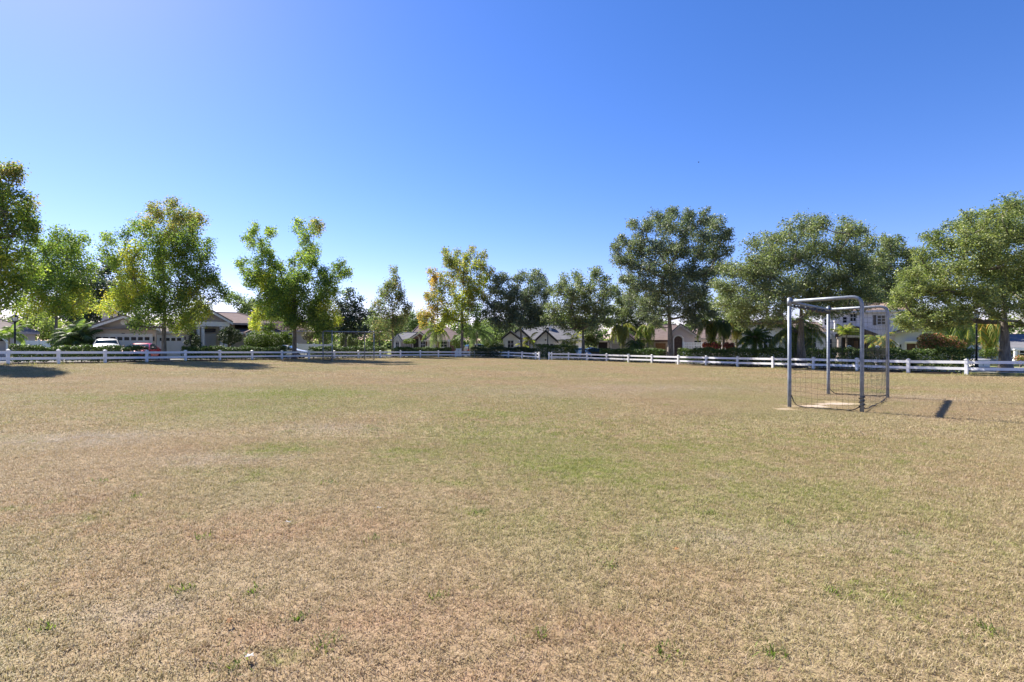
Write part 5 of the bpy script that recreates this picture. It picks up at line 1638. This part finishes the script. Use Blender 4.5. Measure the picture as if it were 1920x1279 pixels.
    MB().box(st[-1][0] + .0, st[-1][0] + .06, -.26, .26, .34, .45).build('number_plate', M['white'], root)
    return root
F_ = -math.pi / 2
car('white car facing the field on the left driveway', 200, 40.3, -.93, (.75, .75, .74), 'suv', metal=0)
car('red car half hidden by the hedge near the double garage', 267, 41.2, -1.25, (.55, .03, .04), 'sedan', metal=.1)
car('silver sedan side-on beneath the fork-topped tree', 534, 51.2, .12, (.60, .61, .62), 'sedan', metal=.15)
car('grey car parked by the stone piers', 902, 69.5, .5, (.20, .21, .22), 'suv', metal=.5)
car('pale blue-silver car behind the round-topped oak trunk', 1086, 58.8, F_ + .2, (.45, .50, .58), 'sedan', metal=.4)
car('dark car right of the round-topped oak trunk', 1113, 61.5, .1, (.03, .032, .036), 'sedan', metal=.3)

# ------------------------------------------------------------------ small things
def pier(label, px, d, ytop):
    b = at(px, d); H_ = pt(px, ytop, d).z - b.z
    root = tag(empty('stone_pier', b), label, 'pier')
    MB().box(-.35, .35, -.35, .35, -.2, H_ - .12).build('shaft', M['stone'], root)
    MB().box(-.43, .43, -.43, .43, H_ - .12, H_).build('cap', M['cream'], root, bevel=.02)
pier('tan stone gate pier right of the bronze tree trunk', 885, 66.5, 639)
def urn(label, px, d):
    b = at(px, d)
    top = pt(px, 648, d).z - b.z
    root = tag(empty('stone_urn', b), label, 'urn', 'pale stone finials by the porch')
    MB()._lathe((0, 0, 0), [(.3, -.1), (.3, .1), (.2, .18), (.18, top - .62), (.26, top - .5), (.46, top - .42), (.48, top - .34), (.3, top - .27), (.14, top - .22)], 16).build('pedestal', M['white'], root, smooth=False)
    MB()._lathe((0, 0, 0), [(.1, top - .221), (.17, top - .16), (.17, top - .1), (.1, top - .02), (.03, top)], 14).build('ball', M['white'], root, smooth=True)
urn('left pale stone finial in front of the dark porch', 1592, 41)
urn('right pale stone finial beside the green garden palm', 1645, 41)
def mailbox(label, px, d, ytop):
    b = at(px, d); H_ = pt(px, ytop, d).z - b.z
    root = tag(empty('mailbox', b), label, 'mailbox')
    MB().box(-.05, .05, -.05, .05, -.2, H_ - .28).build('post', M['ltgrey'], root)
    w = [(-.14, H_ - .279), (.14, H_ - .279)] + [(.14 * math.cos(math.pi * i / 8), H_ - .14 + .14 * math.sin(math.pi * i / 8)) for i in range(9)]
    MB().prism(w, -.25, .25).build('box', M['ltgrey'], root)
    MB().prism([(x * .9, z + .004 if z < H_ - .2 else z - .01) for x, z in w], -.262, -.251).build('door', M['white'], root)
mailbox('grey mailbox on a post before the brick house', 842, 62.5, 637)
def cabinet(label, px, d, w, hgt, mat, rz=0):
    b = at(px, d)
    root = tag(empty('utility_box', b, rz), label, 'utility box')
    MB().box(-w / 2, w / 2, -.3, .3, .06, hgt).build('housing', M[mat], root, bevel=.03)
    MB().box(-w / 2 - .04, w / 2 + .04, -.34, .34, hgt + .001, hgt + .06).build('lid', M[mat], root, bevel=.02)
    MB().box(-w / 2 - .1, w / 2 + .1, -.4, .4, -.2, .055).build('plinth', M['concrete'], root)
    MB().box(-.01, .01, -.315, -.3, .12, hgt - .08).build('door_seam', M['shutter'], root)
cabinet('white utility box beside the bronze tree trunk', 860, 61.9, .62, .95, 'white')
cabinet('low pale green utility box behind the right lamp post', 1836, 36.5, 1.0, .55, 'ltgrey')
# bird
root = tag(empty('bird', pt(1310, 305, 62)), 'tiny dark bird flying alone in the blue sky', 'bird')
MB()._lathe((0, 0, 0), [(.004, -.09), (.03, -.06), (.042, 0), (.032, .06), (.02, .085), (.022, .1), (.004, .125)], 8).build('body', M['bird'], root, smooth=True).rotation_euler = (math.radians(70), 0, .6)
for sd in (-1, 1):
    MB().add([(0, -.04, .02), (0, .05, .02), (sd * .12, .03, .09), (sd * .2, -.03, .06), (sd * .1, -.05, .05), (0, 0, .028), (sd * .12, 0, .084)],
             [(0, 5, 6, 4), (5, 1, 2, 6), (4, 6, 3), (6, 2, 3)]).build('wing', M['bird'], root).rotation_euler = (0, 0, .6)
# litter on the lawn
for px, py, lab, mat in ((540, 986, 'whitish dry leaf on the lawn left of centre', 'paleleaf'), (468, 1243, 'pale curled leaf at the bottom left of the lawn', 'paleleaf'),
                         (711, 958, 'small white leaf on the lawn near the middle', 'paleleaf'), (1268, 1036, 'orange-brown dry leaf on the lawn right of centre', 'dryleaf'),
                         (1786, 1062, 'brown dry leaf on the lawn at lower right', 'dryleaf'), (430, 1176, 'reddish leaf scrap on the lower left lawn', 'dryleaf')):
    d = CAM_H * FPX / (py - 640)
    p = at(px, d); p.z += .035
    rng = random.Random(px)
    out = [(.05 * math.cos(a) * (1 + .25 * math.cos(5 * a)), .035 * math.sin(a) * (1 + .25 * math.cos(5 * a))) for a in [2 * math.pi * i / 20 for i in range(20)]]
    mb = MB()
    mb.add([(0, 0, .004)] + [(x, y, .012 * math.sin(x * 50) + .3 * y * y * 10) for x, y in out], [(0, 1 + i, 1 + (i + 1) % 20) for i in range(20)])
    root = tag(empty('fallen_leaf', p, rng.uniform(0, 6)), lab, 'leaf', 'fallen leaves on the lawn')
    root.scale = (.4, .4, .4)
    bl = mb.build('blade', M[mat], root)
    so = bl.modifiers.new('thick', 'SOLIDIFY'); so.thickness = .0012
    MB().tube([(-.05, 0, .008), (-.075, .004, .012), (-.095, .012, .01)], .0015, 4).build('stalk', M[mat], root)
# weed tufts: too small and many to count
rng = np.random.default_rng(77)
VV, CC = [], []
spots = [(343, 1107, .09), (470, 1112, .07), (608, 1215, .11), (432, 1255, .12), (560, 1160, .05), (1240, 1225, .09), (1140, 1060, .1), (1450, 1225, .1), (820, 1120, .07), (250, 935, .14), (190, 905, .12),
         (700, 1010, .07), (1560, 1110, .08), (1010, 1190, .06), (90, 1180, .1), (1700, 1000, .1), (1330, 960, .12), (1850, 1180, .1), (900, 960, .08), (620, 905, .12), (1480, 980, .1), (380, 1010, .06)]
for px, py, r in spots:
    d = CAM_H * FPX / (py - 640)
    p = at(px, d)
    m = int(25 + 260 * r)
    a = rng.uniform(0, 6.28, m); q = np.abs(rng.normal(0, .7, m)) * r
    x, y = p.x + np.cos(a) * q, p.y + np.sin(a) * q
    an = rng.uniform(0, 6.28, m); L = rng.uniform(.025, .055, m); ln = rng.uniform(.5, 1.4, m)
    dx, dy = np.cos(an) * np.sin(ln), np.sin(an) * np.sin(ln); w = .0035
    B0 = np.stack([x, y, np.full(m, p.z - .005)], 1); T = B0 + np.stack([dx, dy, np.cos(ln)], 1) * L[:, None]
    sdv = np.stack([-np.sin(an), np.cos(an), np.zeros(m)], 1) * w
    VV.append(np.stack([B0 - sdv, B0 + sdv, T + sdv * .5, T - sdv * .5], 1).reshape(-1, 3))
    cols = np.array([(.14, .20, .035), (.19, .25, .05), (.10, .15, .03), (.24, .27, .07)])
    CC.append(cols[rng.integers(0, 4, m)] * rng.uniform(.8, 1.2, (m, 1)))
for q in FP:
    for k in range(5):
        x0, y0 = q.x + rng.normal(0, .55 if k else .1), q.y + rng.normal(0, .25 if k else .1)
        m = 26
        x, y = x0 + rng.normal(0, .09, m), y0 + rng.normal(0, .09, m)
        an = rng.uniform(0, 6.28, m); L = rng.uniform(.06, .17, m); ln = rng.uniform(.1, .9, m); w = .008
        B0 = np.stack([x, y, gz_np(x, y) - .01], 1); T = B0 + np.stack([np.cos(an) * np.sin(ln), np.sin(an) * np.sin(ln), np.cos(ln)], 1) * L[:, None]
        sdv = np.stack([-np.sin(an), np.cos(an), np.zeros(m)], 1) * w
        VV.append(np.stack([B0 - sdv, B0 + sdv, T + sdv * .3, T - sdv * .3], 1).reshape(-1, 3))
        cols = np.array([(.20, .22, .06), (.30, .26, .12), (.14, .17, .04), (.40, .33, .19)])
        CC.append(cols[rng.integers(0, 4, m)] * rng.uniform(.8, 1.2, (m, 1)))
tag(link('weeds', quads_mesh('weeds', np.concatenate(VV), 4, {'lc': np.concatenate(CC)}), M['leaf']), 'small green weed tufts in the dry lawn', 'weeds', kind='stuff')
